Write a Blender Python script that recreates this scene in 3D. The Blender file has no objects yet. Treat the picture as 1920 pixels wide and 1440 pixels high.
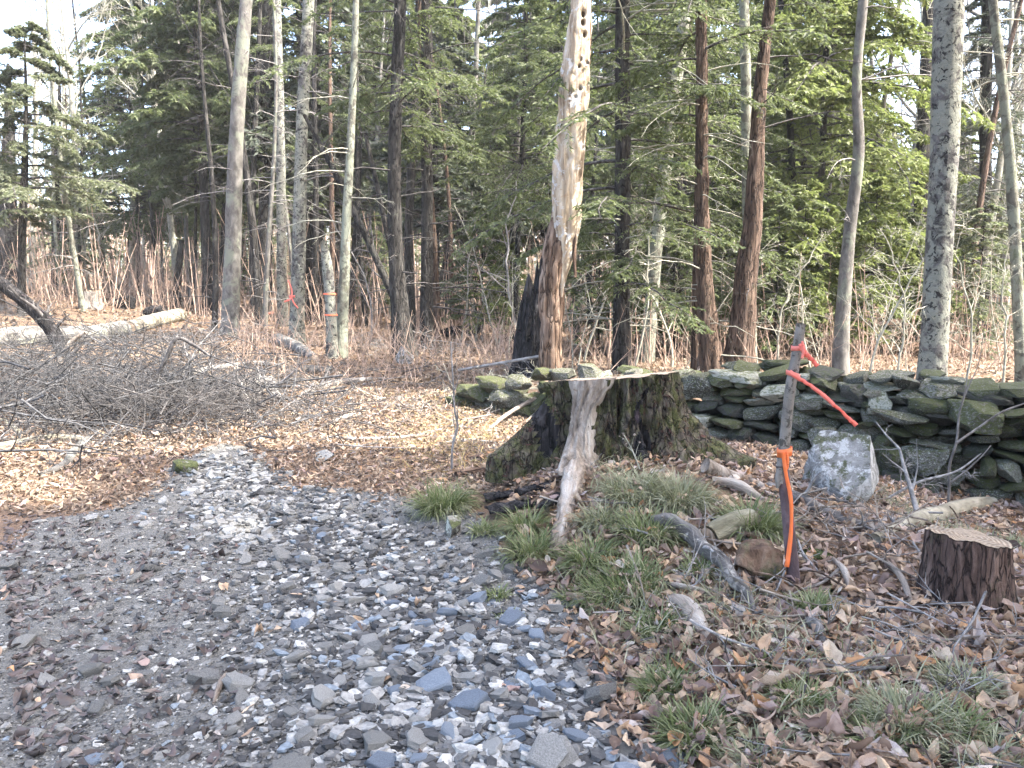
import bpy, math, random
import numpy as np
from mathutils import Vector

S = bpy.context.scene
COL = S.collection
R_ = math.radians

# ------------------------------------------------------------------ camera
PITCH = R_(-6.18)
EYE = np.array([0.0, 0.0, 1.5])
FPX = 1478.0
cam_d = bpy.data.cameras.new("camera")
cam = bpy.data.objects.new("camera", cam_d)
COL.objects.link(cam)
cam_d.sensor_width = 36.0
cam_d.lens = 36.0 * FPX / 1920.0
cam_d.clip_start = 0.05
cam_d.clip_end = 600
cam.location = tuple(EYE)
cam.rotation_euler = (math.pi / 2 + PITCH, 0, 0)
S.camera = cam

# ------------------------------------------------------------------ sky, sun, exposure
SUN_EL, SUN_AZ = 54.0, 106.0            # azimuth clockwise from +Y (view direction)
w = bpy.data.worlds.new("World")
S.world = w
w.use_nodes = True
nt = w.node_tree
sky = nt.nodes.new("ShaderNodeTexSky")
sky.sky_type = 'NISHITA'
sky.sun_disc = False
sky.sun_elevation = R_(SUN_EL)
sky.sun_rotation = R_(SUN_AZ)
sky.air_density = 0.8
sky.dust_density = 4.5
sky.ozone_density = 0.7
nt.links.new(sky.outputs[0], nt.nodes["Background"].inputs[0])
nt.nodes["Background"].inputs[1].default_value = 0.15
sun_d = bpy.data.lights.new("sun", 'SUN')
sun_d.energy = 2.5
sun_d.angle = R_(0.6)
sun_d.color = (1.0, 0.95, 0.87)
sun = bpy.data.objects.new("sun", sun_d)
COL.objects.link(sun)
sdir = Vector((math.sin(R_(SUN_AZ)) * math.cos(R_(SUN_EL)), math.cos(R_(SUN_AZ)) * math.cos(R_(SUN_EL)), math.sin(R_(SUN_EL))))
sun.rotation_euler = sdir.to_track_quat('Z', 'Y').to_euler()
sun.location = (20, 10, 30)
S.view_settings.view_transform = 'Standard'
S.view_settings.look = 'None'
S.view_settings.exposure = 3.2
S.view_settings.gamma = 1.0
S.view_settings.use_curve_mapping = False
S.cycles.max_bounces = 6
S.cycles.diffuse_bounces = 4
S.cycles.transmission_bounces = 4
S.cycles.glossy_bounces = 2
S.cycles.caustics_reflective = False
S.cycles.caustics_refractive = False

# ------------------------------------------------------------------ numeric helpers
def sstep(a, b, x):
    t = np.clip((np.asarray(x, float) - a) / (b - a), 0, 1)
    return t * t * (3 - 2 * t)

def _h(ix, iy, iz, seed):
    n = (ix * 374761393 + iy * 668265263 + iz * 2147483647 + seed * 1274126177) & 0xFFFFFFFF
    n = ((n ^ (n >> 13)) * 1274126177) & 0xFFFFFFFF
    n = n ^ (n >> 16)
    return (n & 0xFFFFFF) / float(0xFFFFFF)

def vnoise(p, seed=0):
    p = np.asarray(p, float)
    i = np.floor(p).astype(np.int64)
    f = p - i
    u = f * f * (3 - 2 * f)
    x, y, z = i[..., 0], i[..., 1], i[..., 2]
    ux, uy, uz = u[..., 0], u[..., 1], u[..., 2]
    def L(a, b, t): return a + (b - a) * t
    c = {}
    for dx in (0, 1):
        for dy in (0, 1):
            for dz in (0, 1):
                c[dx, dy, dz] = _h(x + dx, y + dy, z + dz, seed)
    a = L(L(c[0, 0, 0], c[1, 0, 0], ux), L(c[0, 1, 0], c[1, 1, 0], ux), uy)
    b = L(L(c[0, 0, 1], c[1, 0, 1], ux), L(c[0, 1, 1], c[1, 1, 1], ux), uy)
    return L(a, b, uz) * 2 - 1

def fbm(p, octs=4, seed=0):
    p = np.asarray(p, float)
    s, a, t = 0, 1.0, 0
    for k in range(octs):
        s = s + a * vnoise(p * (2.03 ** k), seed + 17 * k)
        t += a
        a *= 0.5
    return s / t

def norm(v):
    v = np.asarray(v, float)
    return v / np.maximum(np.linalg.norm(v, axis=-1, keepdims=True), 1e-9)

CP, SP = math.cos(PITCH), math.sin(PITCH)
def ray(px, py):
    u, v = (px - 960.0) / FPX, (720.0 - py) / FPX
    return np.array([u, CP - v * SP, SP + v * CP])

def W(px, py, y):
    d = ray(px, py)
    return EYE + d * (y / d[1])

# ------------------------------------------------------------------ terrain
def plane_hit(px, py, z=0.03):
    d = ray(px, py)
    t = (z - 1.5) / d[2]
    return (EYE + d * t)[:2]

ROAD_PX = [(1330, 1700), (1225, 1440), (1150, 1250), (1060, 1150), (965, 1070), (885, 995), (830, 960), (720, 942), (640, 925),
           (560, 925), (490, 885), (470, 858), (400, 855), (320, 890), (285, 935), (200, 965), (70, 985), (20, 1040), (-300, 1060), (-900, 1180)]
ROAD = np.array([plane_hit(*p) for p in ROAD_PX] + [(-5.2, -4.0), (1.2, -4.0)])

def road_dist(x, y):
    """signed distance to the road outline, negative on the road"""
    x = np.asarray(x, float); y = np.asarray(y, float)
    d = np.full(x.shape, 1e9); ins = np.zeros(x.shape, bool)
    n = len(ROAD)
    for i in range(n):
        a, b = ROAD[i], ROAD[(i + 1) % n]
        e = b - a
        t = np.clip(((x - a[0]) * e[0] + (y - a[1]) * e[1]) / (e @ e), 0, 1)
        d = np.minimum(d, np.hypot(x - a[0] - t * e[0], y - a[1] - t * e[1]))
        c = (a[1] > y) != (b[1] > y)
        xi = a[0] + (y - a[1]) / (b[1] - a[1] + 1e-12) * e[0]
        ins ^= c & (x < xi)
    d = np.where(ins, -d, d)
    q = np.stack([x * 3, y * 3, x * 0], -1)
    return d + 0.10 * fbm(q, 3, 5)

WALL = np.array([(-0.75, 9.9), (0.3, 9.15), (1.9, 8.0), (4.15, 6.35), (6.5, 4.8)])
def wall_side(x, y):
    """distance behind (+) or before (-) the wall line, and the x where it is"""
    wy = np.interp(x, WALL[:, 0], WALL[:, 1])
    return (np.asarray(y, float) - wy) * 0.8

def T(x, y):
    x = np.asarray(x, float); y = np.asarray(y, float)
    z = 0.033 * np.clip(y - 3.5, 0, 10) + 0.012 * np.clip(y - 13.5, 0, 60) + 0.05 * np.clip(y - 60, 0, 200)
    z = z + 1.0 * sstep(-5, -16, x) * sstep(12, 27, y)
    z = z + 0.25 * sstep(-2, -6, x) * sstep(7, 13, y)
    q = np.stack([x * 0.35, y * 0.35, x * 0], -1)
    z = z + 0.07 * fbm(q, 3, 11) * sstep(4, 9, y)
    # the mound under the big stump and the bank beside the road
    z = z + 0.27 * np.exp(-((x - 0.8) / 1.05) ** 2 - ((y - 5.25) / 0.95) ** 2)
    rd = road_dist(x, y)
    right = sstep(-0.3, 0.4, x - 0.1 * (y - 3))
    z = z + 0.13 * right * sstep(0.0, 0.55, rd) * sstep(7.5, 5.5, y)
    s = wall_side(x, y)
    wx = sstep(-0.9, 0.6, x)
    z = z - 0.30 * sstep(2.0, 4.0, x) * sstep(3.9, 5.2, y) * sstep(0.35, -0.35, s)
    z = z - 0.10 * sstep(1.9, 3.0, x) * sstep(0.3, -0.3, s) * sstep(7.5, 5, y)
    z = z + wx * sstep(0.05, 0.5, s) * np.clip(0.42 - 0.012 * (y - 8) - 0.033 * np.clip(y - 3.5, 0, 10), 0, 1) * sstep(30, 14, y)
    z = z + 0.012 * np.sin(x * 2.1 + 1.3) * sstep(0.1, -0.3, rd)
    return z

def G(px, py):
    """the point of the ground seen at a place in the photograph"""
    d = ray(px, py)
    t = np.geomspace(1.2, 160, 5000)
    p = EYE + d[None, :] * t[:, None]
    below = np.nonzero(p[:, 2] < T(p[:, 0], p[:, 1]))[0]
    k = below[0] if len(below) else len(t) - 1
    if p[k][1] > 38:                     # grazing view: stand it on the ground among the other trees
        y = 27.0; x = d[0] / d[1] * y
        return np.array([x, y, float(T(x, y))])
    return p[k]

# ------------------------------------------------------------------ mesh helpers
class Geo:
    def __init__(s): s.v = []; s.q = []; s.t = []; s.n = 0
    def add(s, V, quads=None, tris=None):
        V = np.asarray(V, float).reshape(-1, 3)
        if quads is not None and len(quads): s.q.append(np.asarray(quads, np.int64).reshape(-1, 4) + s.n)
        if tris is not None and len(tris): s.t.append(np.asarray(tris, np.int64).reshape(-1, 3) + s.n)
        s.v.append(V); s.n += len(V)
        return s
    def mesh(s, name, mats, smooth=True, off=None, sharp=0):
        V = np.concatenate(s.v) if s.v else np.zeros((0, 3))
        if off is not None: V = V - np.asarray(off)
        q = np.concatenate(s.q) if s.q else np.zeros((0, 4), np.int64)
        t = np.concatenate(s.t) if s.t else np.zeros((0, 3), np.int64)
        me = bpy.data.meshes.new(name)
        me.vertices.add(len(V)); me.vertices.foreach_set("co", V.astype(np.float32).ravel())
        loops = np.concatenate([q.ravel(), t.ravel()]).astype(np.int32)
        me.loops.add(len(loops)); me.loops.foreach_set("vertex_index", loops)
        np_ = len(q) + len(t)
        me.polygons.add(np_)
        st = np.concatenate([np.arange(len(q)) * 4, len(q) * 4 + np.arange(len(t)) * 3]).astype(np.int32)
        me.polygons.foreach_set("loop_start", st)
        try:
            me.polygons.foreach_set("loop_total", np.concatenate([np.full(len(q), 4), np.full(len(t), 3)]).astype(np.int32))
        except Exception:
            pass
        me.polygons.foreach_set("use_smooth", np.full(np_, smooth))
        me.update(calc_edges=True)
        me.validate()
        if sharp: me.set_sharp_from_angle(angle=R_(sharp))
        for m in (mats if isinstance(mats, (list, tuple)) else [mats]):
            me.materials.append(m)
        return me

def tag(o, label=None, cat=None, group=None, kind=None):
    for k, v in (("label", label), ("category", cat), ("group", group), ("kind", kind)):
        if v: o[k] = v
    return o

def put(name, me, parent=None, loc=None, rot=None, scale=None):
    o = bpy.data.objects.new(name, me)
    COL.objects.link(o)
    if parent is not None: o.parent = parent
    if loc is not None: o.location = tuple(float(c) for c in loc)
    if rot is not None: o.rotation_euler = rot
    if scale is not None: o.scale = scale
    return o

def thing(name, label, cat, loc, group=None):
    return tag(put(name, None, loc=loc), label, cat, group)

def tubes(P, Rr, S_=4, cap=False):
    """P (M,N,3) paths, Rr (M,N) radii -> verts, quads"""
    P = np.asarray(P, float); Rr = np.asarray(Rr, float)
    if P.ndim == 2: P = P[None]; Rr = Rr[None]
    M, N, _ = P.shape
    Tn = norm(np.gradient(P, axis=1))
    mean = norm(P[:, -1] - P[:, 0])
    ref = np.where(np.abs(mean[:, 2:3]) > 0.75, np.array([[1.0, 0.2, 0]]), np.array([[0.0, 0, 1]]))[:, None, :]
    A = norm(np.cross(Tn, np.broadcast_to(ref, Tn.shape)))
    B = np.cross(Tn, A)
    th = np.arange(S_) * 2 * math.pi / S_
    V = P[:, :, None, :] + Rr[:, :, None, None] * (A[:, :, None, :] * np.cos(th)[None, None, :, None] + B[:, :, None, :] * np.sin(th)[None, None, :, None])
    idx = np.arange(M * N * S_).reshape(M, N, S_)
    nx = np.roll(idx, -1, axis=2)
    Q = np.stack([idx[:, :-1], nx[:, :-1], nx[:, 1:], idx[:, 1:]], -1).reshape(-1, 4)
    return V.reshape(-1, 3), Q

def grow(P, Rr, n, t0, t1, ang, ratio, rng, N=6, up=0.0, wob=0.12, planar=False, taper=0.75, rk=0.55, rmin=0.002, minlen=0.05, tipk=0.15):
    """n side branches on each parent path; returns child paths (M*n,N,3) and radii"""
    M, K, _ = P.shape
    t = t0 + (t1 - t0) * (np.arange(n)[None, :] + rng.random((M, n))) / n
    f = t * (K - 1)
    i = np.clip(f.astype(int), 0, K - 2); fr = (f - i)[..., None]
    m = np.arange(M)[:, None]
    st = P[m, i] * (1 - fr) + P[m, i + 1] * fr
    tan = norm(P[m, i + 1] - P[m, i])
    rs = Rr[m, i] * (1 - fr[..., 0]) + Rr[m, i + 1] * fr[..., 0]
    plen = np.linalg.norm(np.diff(P, axis=1), axis=2).sum(1)[:, None]
    Z = np.zeros_like(tan); Z[..., 2] = 1
    if planar:
        side = norm(np.cross(tan, Z) + 1e-6)
        sg = np.where((np.arange(n)[None, :] % 2) == 0, 1.0, -1.0)[..., None]
        perp = norm(side * sg + 0.25 * rng.normal(size=side.shape) * np.array([0.3, 0.3, 1]))
    else:
        rv = rng.normal(size=tan.shape)
        perp = norm(rv - (rv * tan).sum(-1, keepdims=True) * tan)
    a = ang * (0.75 + 0.5 * rng.random((M, n)))[..., None]
    d = norm(tan * np.cos(a) + perp * np.sin(a))
    ln = np.maximum(plen * ratio * (1 - taper * t) * (0.55 + 0.8 * rng.random((M, n))), minlen)
    ln = np.broadcast_to(ln, (M, n)).reshape(-1)
    d = d.reshape(-1, 3); p = st.reshape(-1, 3)
    out = [p]
    for k in range(N - 1):
        d = norm(d + wob * rng.normal(size=d.shape) + np.array([0, 0, up]))
        p = p + d * (ln / (N - 1))[:, None]
        out.append(p)
    C = np.stack(out, 1)
    r0 = np.maximum(rs.reshape(-1) * rk, rmin)
    rad = r0[:, None] * np.linspace(1, tipk, N)[None, :]
    return C, np.maximum(rad, rmin * 0.6)

def spline(pts, n):
    """smooth curve through points (K,d)"""
    pts = np.asarray(pts, float)
    K = len(pts)
    if K == 2: return pts[0] + (pts[1] - pts[0]) * np.linspace(0, 1, n)[:, None]
    s = np.concatenate([[0], np.cumsum(np.linalg.norm(np.diff(pts[:, :3], axis=0), axis=1))])
    s = s / s[-1]
    m = np.gradient(pts, s, axis=0)
    u = np.linspace(0, 1, n)
    i = np.clip(np.searchsorted(s, u) - 1, 0, K - 2)
    h = (s[i + 1] - s[i])[:, None]
    t = ((u - s[i])[:, None]) / h
    a, b = pts[i], pts[i + 1]
    return (2 * t**3 - 3 * t**2 + 1) * a + (t**3 - 2 * t**2 + t) * h * m[i] + (-2 * t**3 + 3 * t**2) * b + (t**3 - t**2) * h * m[i + 1]

def rough_tube(path, rad, sides=14, rough=0.12, seed=0, freq=(7, 7, 1.6), groove=0.0, endcap=True):
    """trunk or log: tube whose radius wanders, with closed ends"""
    path = np.asarray(path, float); rad = np.asarray(rad, float)
    V, Q = tubes(path, rad, sides)
    N = len(path)
    c = np.repeat(path, sides, axis=0)
    rr = np.repeat(rad, sides)[:, None]
    n = norm(V - c)
    k = rough * fbm(V * np.array(freq), 4, seed)
    if groove:
        k = k - groove * (1 - np.abs(vnoise(V * np.array([freq[0] * 3, freq[1] * 3, freq[2] * 2]), seed + 9))) ** 3
    V = V + n * rr * k[:, None]
    g = Geo().add(V, Q)
    if endcap:
        for ring, flip in ((0, True), (N - 1, False)):
            ids = np.arange(sides) + ring * sides
            ctr = V[ids].mean(0)
            tr = [(len(V), ids[j], ids[(j + 1) % sides]) if flip else (len(V), ids[(j + 1) % sides], ids[j]) for j in range(sides)]
            g.v.append(ctr[None]); g.t.append(np.array(tr)); g.n += 1
            V = np.concatenate([V, ctr[None]])
    return g

def ico(sub):
    import bmesh
    bm = bmesh.new()
    bmesh.ops.create_icosphere(bm, subdivisions=sub, radius=1.0)
    bm.verts.ensure_lookup_table()
    V = np.array([v.co[:] for v in bm.verts]); F = np.array([[v.index for v in f.verts] for f in bm.faces])
    bm.free()
    return V, F
ICO1, ICO2, ICO3, ICO4 = ico(1), ico(2), ico(3), ico(4)

def rock(seed, base=ICO3, cuts=9, keep=0.72, rough=0.05, flat=1.0, block=0.0):
    """angular stone, unit half-size"""
    rng = np.random.default_rng(seed)
    V = base[0].copy()
    if block: V = V * (1 - block) + block * V / np.abs(V).max(1, keepdims=True) * .85
    for _ in range(cuts):
        n = norm(rng.normal(size=3) * np.array([1, 1, flat]))
        d = keep * (0.75 + 0.45 * rng.random())
        V -= np.maximum(V @ n - d, 0)[:, None] * n
    V = V * (1 + rough * fbm(V * 2.2 + seed * 3.1, 4, seed) + .35 * rough * fbm(V * 7 + seed, 2, seed + 3))[:, None]
    V -= (V.max(0) + V.min(0)) / 2
    V /= (V.max(0) - V.min(0)) / 2
    return V, base[1]

# ------------------------------------------------------------------ materials
class NT:
    def __init__(s, name):
        s.m = bpy.data.materials.new(name); s.m.use_nodes = True
        s.t = s.m.node_tree; s.b = s.t.nodes["Principled BSDF"]; s.out = s.t.nodes["Material Output"]
        s.b.inputs["Roughness"].default_value = 0.85
        s.b.inputs["Specular IOR Level"].default_value = 0.25
    def n(s, typ, **kw):
        nd = s.t.nodes.new("ShaderNode" + typ)
        for k, v in kw.items(): setattr(nd, k, v)
        return nd
    def set(s, sock, v):
        if hasattr(v, "is_linked") or isinstance(v, bpy.types.NodeSocket): s.t.links.new(v, sock)
        else: sock.default_value = v
    def coord(s, scale=(1, 1, 1), kind="Object", rot=None):
        tc = s.n("TexCoord"); mp = s.n("Mapping")
        s.t.links.new(tc.outputs[kind], mp.inputs[0]); mp.inputs["Scale"].default_value = scale
        if rot: mp.inputs["Rotation"].default_value = rot
        return mp.outputs[0]
    def noise(s, vec, scale=5, detail=5, rough=0.6, dist=0.0):
        nd = s.n("TexNoise"); s.t.links.new(vec, nd.inputs["Vector"])
        nd.inputs["Scale"].default_value = scale; nd.inputs["Detail"].default_value = detail
        nd.inputs["Roughness"].default_value = rough; nd.inputs["Distortion"].default_value = dist
        return nd.outputs[0]
    def voro(s, vec, scale=5, feature='F1', out=0):
        nd = s.n("TexVoronoi", feature=feature); s.t.links.new(vec, nd.inputs["Vector"]); nd.inputs["Scale"].default_value = scale
        return nd.outputs[out]
    def ramp(s, fac, stops, interp='LINEAR'):
        nd = s.n("ValToRGB"); s.t.links.new(fac, nd.inputs[0]); cr = nd.color_ramp; cr.interpolation = interp
        while len(cr.elements) > 1: cr.elements.remove(cr.elements[-1])
        for i, (p, c) in enumerate(stops):
            e = cr.elements[0] if i == 0 else cr.elements.new(p)
            e.position = p; c = c if isinstance(c, (tuple, list)) else (c, c, c); e.color = (*c[:3], 1)
        return nd.outputs[0]
    def mix(s, fac, a, b, mode='MIX'):
        nd = s.n("MixRGB", blend_type=mode)
        for i, v in enumerate((fac, a, b)):
            if isinstance(v, (tuple, list)): v = (*v[:3], 1)
            s.set(nd.inputs[i], v)
        return nd.outputs[0]
    def math(s, op, a, b=0.0, c=0.0):
        nd = s.n("Math", operation=op); s.set(nd.inputs[0], a); s.set(nd.inputs[1], b); s.set(nd.inputs[2], c)
        return nd.outputs[0]
    def island(s):
        g = s.n("NewGeometry"); oi = s.n("ObjectInfo")
        return s.math('FRACT', s.math('ADD', g.outputs["Random Per Island"], oi.outputs["Random"]))
    def bump(s, h, strength=0.6, dist=0.02):
        nd = s.n("Bump"); nd.inputs["Strength"].default_value = strength; nd.inputs["Distance"].default_value = dist
        s.t.links.new(h, nd.inputs["Height"]); s.t.links.new(nd.outputs[0], s.b.inputs["Normal"])
        return nd.outputs[0]
    def col(s, c):
        if isinstance(c, (tuple, list)): c = (*c[:3], 1)
        s.set(s.b.inputs["Base Color"], c); return s
    def up(s):
        g = s.n("NewGeometry"); x = s.n("SeparateXYZ"); s.t.links.new(g.outputs["Normal"], x.inputs[0]); return x.outputs[2]

def bark(name, dark, mid, light, scale=9, stretch=0.22, lichen=None, lich_amt=0.55, lich_scale=3.0, moss=None, moss_amt=0.6, bump=0.9, spots=None, moss_scale=4.5, plates=None):
    t = NT(name)
    v = t.coord((1, 1, stretch)); v2 = t.coord()
    a = t.noise(v, scale, 7, 0.65, 0.4)
    c = t.ramp(a, [(0.32, dark), (0.5, mid), (0.68, light)])
    crack = None
    if plates:
        vd = t.n("VectorMath", operation='ADD'); nz = t.n("TexNoise"); nz.inputs["Scale"].default_value = plates * .8; nz.inputs["Detail"].default_value = 4
        t.t.links.new(v, nz.inputs["Vector"])
        sc_ = t.n("VectorMath", operation='SCALE'); t.t.links.new(nz.outputs["Color"], sc_.inputs[0]); sc_.inputs["Scale"].default_value = 2.3 / plates
        t.t.links.new(v, vd.inputs[0]); t.t.links.new(sc_.outputs[0], vd.inputs[1])
        e = t.voro(vd.outputs[0], plates, 'DISTANCE_TO_EDGE')
        crack = t.ramp(e, [(.0, .12), (.09, 1)])
        c = t.mix(crack, tuple(x * .55 for x in dark), c)
    if lichen:
        l = t.noise(v2, lich_scale, 6, 0.65, 0.6)
        f = t.ramp(l, [(1 - lich_amt - 0.04, 0), (1 - lich_amt + 0.04, 1)])
        c = t.mix(f, c, t.mix(a, tuple(x * 0.7 for x in lichen), lichen))
    if spots:
        l = t.noise(v2, lich_scale * 2.7, 5, 0.7, 0.8)
        c = t.mix(t.ramp(l, [(0.55, 0), (0.60, 1)]), c, spots)
    if moss:
        l = t.math('ADD', t.math('MULTIPLY', t.noise(v2, moss_scale, 7, 0.72), .7), t.math('MULTIPLY', a, .3))
        f = t.ramp(l, [(1 - moss_amt - 0.05, 0), (1 - moss_amt + 0.07, .85)])
        fine = t.noise(v2, 70, 4, .7)
        c = t.mix(f, c, t.mix(t.ramp(fine, [(.35, 0), (.65, 1)]), tuple(x * 0.3 for x in moss), moss))
    t.col(c)
    fine = t.noise(t.coord((1, 1, 0.5)), scale * 6, 5, 0.7)
    hh = t.math('ADD', a, t.math('MULTIPLY', fine, 0.35))
    if crack is not None: hh = t.math('ADD', hh, t.math('MULTIPLY', crack, 0.8))
    t.bump(hh, bump, 0.05)
    t.b.inputs["Roughness"].default_value = 0.95
    return t.m

M = {}
M['bark_hemlock'] = bark("bark_hemlock", (.011, .010, .009), (.040, .037, .033), (.095, .089, .080), 11, .18, lichen=(.10, .107, .082), lich_amt=.36, plates=16)
M['bark_brown'] = bark("bark_brown", (.035, .023, .016), (.105, .070, .050), (.21, .15, .112), 13, .13, moss=(.06, .075, .03), moss_amt=.38, plates=18)
M['bark_grey'] = bark("bark_grey", (.05, .047, .042), (.115, .108, .096), (.19, .18, .16), 8, .5, lichen=(.19, .20, .155), lich_amt=.45, bump=.5)
M['bark_mottle'] = bark("bark_mottle", (.018, .017, .016), (.08, .076, .070), (.155, .148, .135), 7, .9, lichen=(.215, .22, .18), lich_amt=.53, lich_scale=5, spots=(.020, .019, .018), bump=.8)
M['bark_lichen'] = bark("bark_lichen", (.035, .034, .028), (.10, .097, .078), (.18, .172, .14), 8, .35, lichen=(.225, .24, .185), lich_amt=.52, lich_scale=7, moss=(.10, .12, .05), moss_amt=.4, bump=.8)
M['bark_stump'] = bark("bark_stump", (.016, .013, .010), (.095, .078, .058), (.22, .19, .145), 15, .42, moss=(.115, .128, .040), moss_amt=.50, spots=(.085, .040, .032), lichen=(.16, .145, .085), lich_amt=.36, lich_scale=7, bump=1.0, moss_scale=9, plates=17)
M['bark_red'] = bark("bark_red", (.030, .019, .015), (.10, .064, .050), (.21, .145, .115), 15, .20, lichen=(.15, .12, .095), lich_amt=.38, moss=(.08, .09, .03), moss_amt=.40, bump=1.0, plates=26)
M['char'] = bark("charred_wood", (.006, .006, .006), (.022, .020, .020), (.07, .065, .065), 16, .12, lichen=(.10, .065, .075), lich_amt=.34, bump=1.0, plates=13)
M['rot'] = bark("rotten_wood", (.045, .027, .018), (.19, .125, .085), (.36, .27, .20), 15, .12, bump=1.0, plates=11)
M['snag'] = bark("weathered_snag_wood", (.09, .055, .032), (.42, .34, .24), (.58, .52, .42), 11, .09, lichen=(.34, .19, .09), lich_amt=.32, lich_scale=2.2, bump=1.0, spots=(.50, .49, .46))
M['bleached'] = bark("bleached_wood", (.055, .038, .026), (.30, .25, .20), (.48, .44, .38), 16, .10, bump=1.0, lichen=(.25, .16, .095), lich_amt=.36, lich_scale=5)
M['drywood'] = bark("grey_dry_wood", (.045, .040, .036), (.16, .145, .13), (.33, .31, .28), 10, .35, lichen=(.26, .27, .22), lich_amt=.35, bump=.8)
M['peel'] = bark("peeling_limb_wood", (.03, .027, .024), (.13, .12, .108), (.26, .245, .22), 12, .15, lichen=(.42, .395, .35), lich_amt=.42, lich_scale=5, bump=1.0)
M['log'] = bark("log_bark", (.03, .028, .026), (.11, .105, .095), (.22, .21, .19), 8, .6, lichen=(.30, .31, .25), lich_amt=.42, lich_scale=4, bump=.9)
M['pale_log'] = bark("pale_log_wood", (.11, .10, .07), (.24, .22, .165), (.36, .34, .27), 6, .5, bump=.5)
M['green_log'] = bark("greenish_log_wood", (.05, .045, .028), (.17, .155, .10), (.29, .27, .19), 14, .15, bump=1.0, moss=(.10, .11, .04), moss_amt=.42)
M['stake'] = bark("stake_bark", (.085, .075, .062), (.15, .135, .115), (.22, .20, .175), 12, .5, spots=(.06, .055, .045), lich_scale=8, bump=.4)
M['stakelow'] = bark("stake_dark_bark", (.045, .032, .034), (.085, .060, .062), (.14, .105, .105), 12, .5, bump=.4)
M['twig_brush_shaded'] = bark("shaded_brush_twig_bark", (.020, .020, .020), (.055, .055, .056), (.125, .124, .124), 20, .5, bump=.3)  # twig bark darkened in place of shade falling over the brush
M['twig'] = bark("twig_bark", (.09, .085, .078), (.20, .19, .178), (.34, .325, .305), 20, .5, bump=.3)
M['twig_dark'] = bark("dark_twig_bark", (.022, .020, .019), (.065, .060, .057), (.15, .142, .135), 20, .5, bump=.3)
M['twig_pale'] = bark("pale_twig_bark", (.16, .16, .125), (.28, .275, .22), (.42, .41, .34), 20, .5, bump=.3)

def wood_top(name, a, b):
    t = NT(name)
    v = t.coord()
    wv = t.n("TexWave", wave_type='RINGS', rings_direction='Z'); t.t.links.new(v, wv.inputs["Vector"])
    wv.inputs["Scale"].default_value = 14; wv.inputs["Distortion"].default_value = 2.5; wv.inputs["Detail"].default_value = 3
    c = t.mix(wv.outputs[1], a, b)
    n = t.noise(v, 9, 6, .7)
    c = t.mix(t.ramp(n, [(.45, 0), (.7, .7)]), c, tuple(x * .45 for x in a))
    t.col(c); t.bump(t.math('ADD', wv.outputs[1], n), .4, .01)
    return t.m
M['cut'] = wood_top("cut_wood", (.36, .26, .17), (.52, .41, .29))

M['cut_old'] = wood_top("weathered_cut_wood", (.20, .145, .095), (.33, .26, .18))
def stone_mat(name, c0, c1, c2, moss=None, moss_amt=.5, lichen=None, lich=.4, scale=6):
    t = NT(name)
    tc = t.coord()
    oi = t.n("ObjectInfo")
    add = t.n("VectorMath", operation='ADD'); t.t.links.new(tc, add.inputs[0])
    cmb = t.n("CombineXYZ")
    for k in range(3): t.t.links.new(t.math('MULTIPLY', t.island(), 37.0 + 11 * k), cmb.inputs[k])
    t.t.links.new(cmb.outputs[0], add.inputs[1])
    v = add.outputs[0]
    a = t.noise(v, scale, 8, .65, .2)
    r = t.island()
    c = t.ramp(t.math('ADD', t.math('MULTIPLY', a, .75), t.math('MULTIPLY', r, .3)), [(.30, c0), (.52, c1), (.75, c2)])
    if lichen:
        l = t.noise(v, scale * 1.3, 7, .75, .6)
        l = t.math('ADD', t.math('MULTIPLY', t.math('SUBTRACT', l, .5), 1.5), .5)
        c = t.mix(t.ramp(l, [(1 - lich - .03, 0), (1 - lich + .05, 1)]), c, lichen)
    if moss:
        l = t.noise(v, scale * .7, 8, .74)
        l = t.math('ADD', t.math('MULTIPLY', t.math('SUBTRACT', l, .5), 1.9), .5)
        f = t.math('ADD', l, t.math('MULTIPLY', t.up(), .10))
        fine = t.noise(v, 80, 4, .7)
        c = t.mix(t.ramp(f, [(1 - moss_amt - .04, 0), (1 - moss_amt + .08, .9)]), c, t.mix(t.ramp(fine, [(.35, 0), (.65, 1)]), tuple(x * .3 for x in moss), moss))
    t.col(c); t.bump(t.math('ADD', a, t.math('MULTIPLY', t.noise(v, scale * 6, 6, .7), .5)), .9, .03)
    t.b.inputs["Roughness"].default_value = 0.85
    return t.m
M['wall_grey'] = stone_mat("wall_stone_grey", (.030, .029, .024), (.095, .090, .076), (.20, .19, .160), moss=(.090, .105, .030), moss_amt=.42, lichen=(.36, .37, .31), lich=.42, scale=9)
M['wall_moss'] = stone_mat("wall_stone_mossy", (.030, .028, .022), (.08, .075, .060), (.16, .152, .125), moss=(.095, .112, .030), moss_amt=.53, lichen=(.25, .26, .20), lich=.40, scale=9)
M['wall_dark'] = stone_mat("wall_stone_dark", (.022, .021, .019), (.065, .061, .053), (.14, .134, .118), moss=(.06, .08, .024), moss_amt=.42, scale=8)
M['wall_pale'] = stone_mat("wall_stone_pale", (.15, .145, .12), (.30, .30, .245), (.42, .42, .35), moss=(.15, .17, .075), moss_amt=.42, scale=6)
M['boulder'] = stone_mat("boulder_stone", (.06, .058, .052), (.16, .157, .146), (.29, .285, .265), lichen=(.37, .37, .35), lich=.48, moss=(.075, .085, .03), moss_amt=.38, scale=11)
M['gravel'] = stone_mat("gravel_grey", (.115, .113, .103), (.30, .293, .268), (.46, .45, .415), scale=14)
M['gravel_blue'] = stone_mat("gravel_blue", (.14, .165, .20), (.225, .265, .31), (.34, .385, .43), scale=14)
M['gravel_pale'] = stone_mat("gravel_pale", (.15, .146, .13), (.25, .244, .22), (.36, .353, .322), scale=14)

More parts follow.
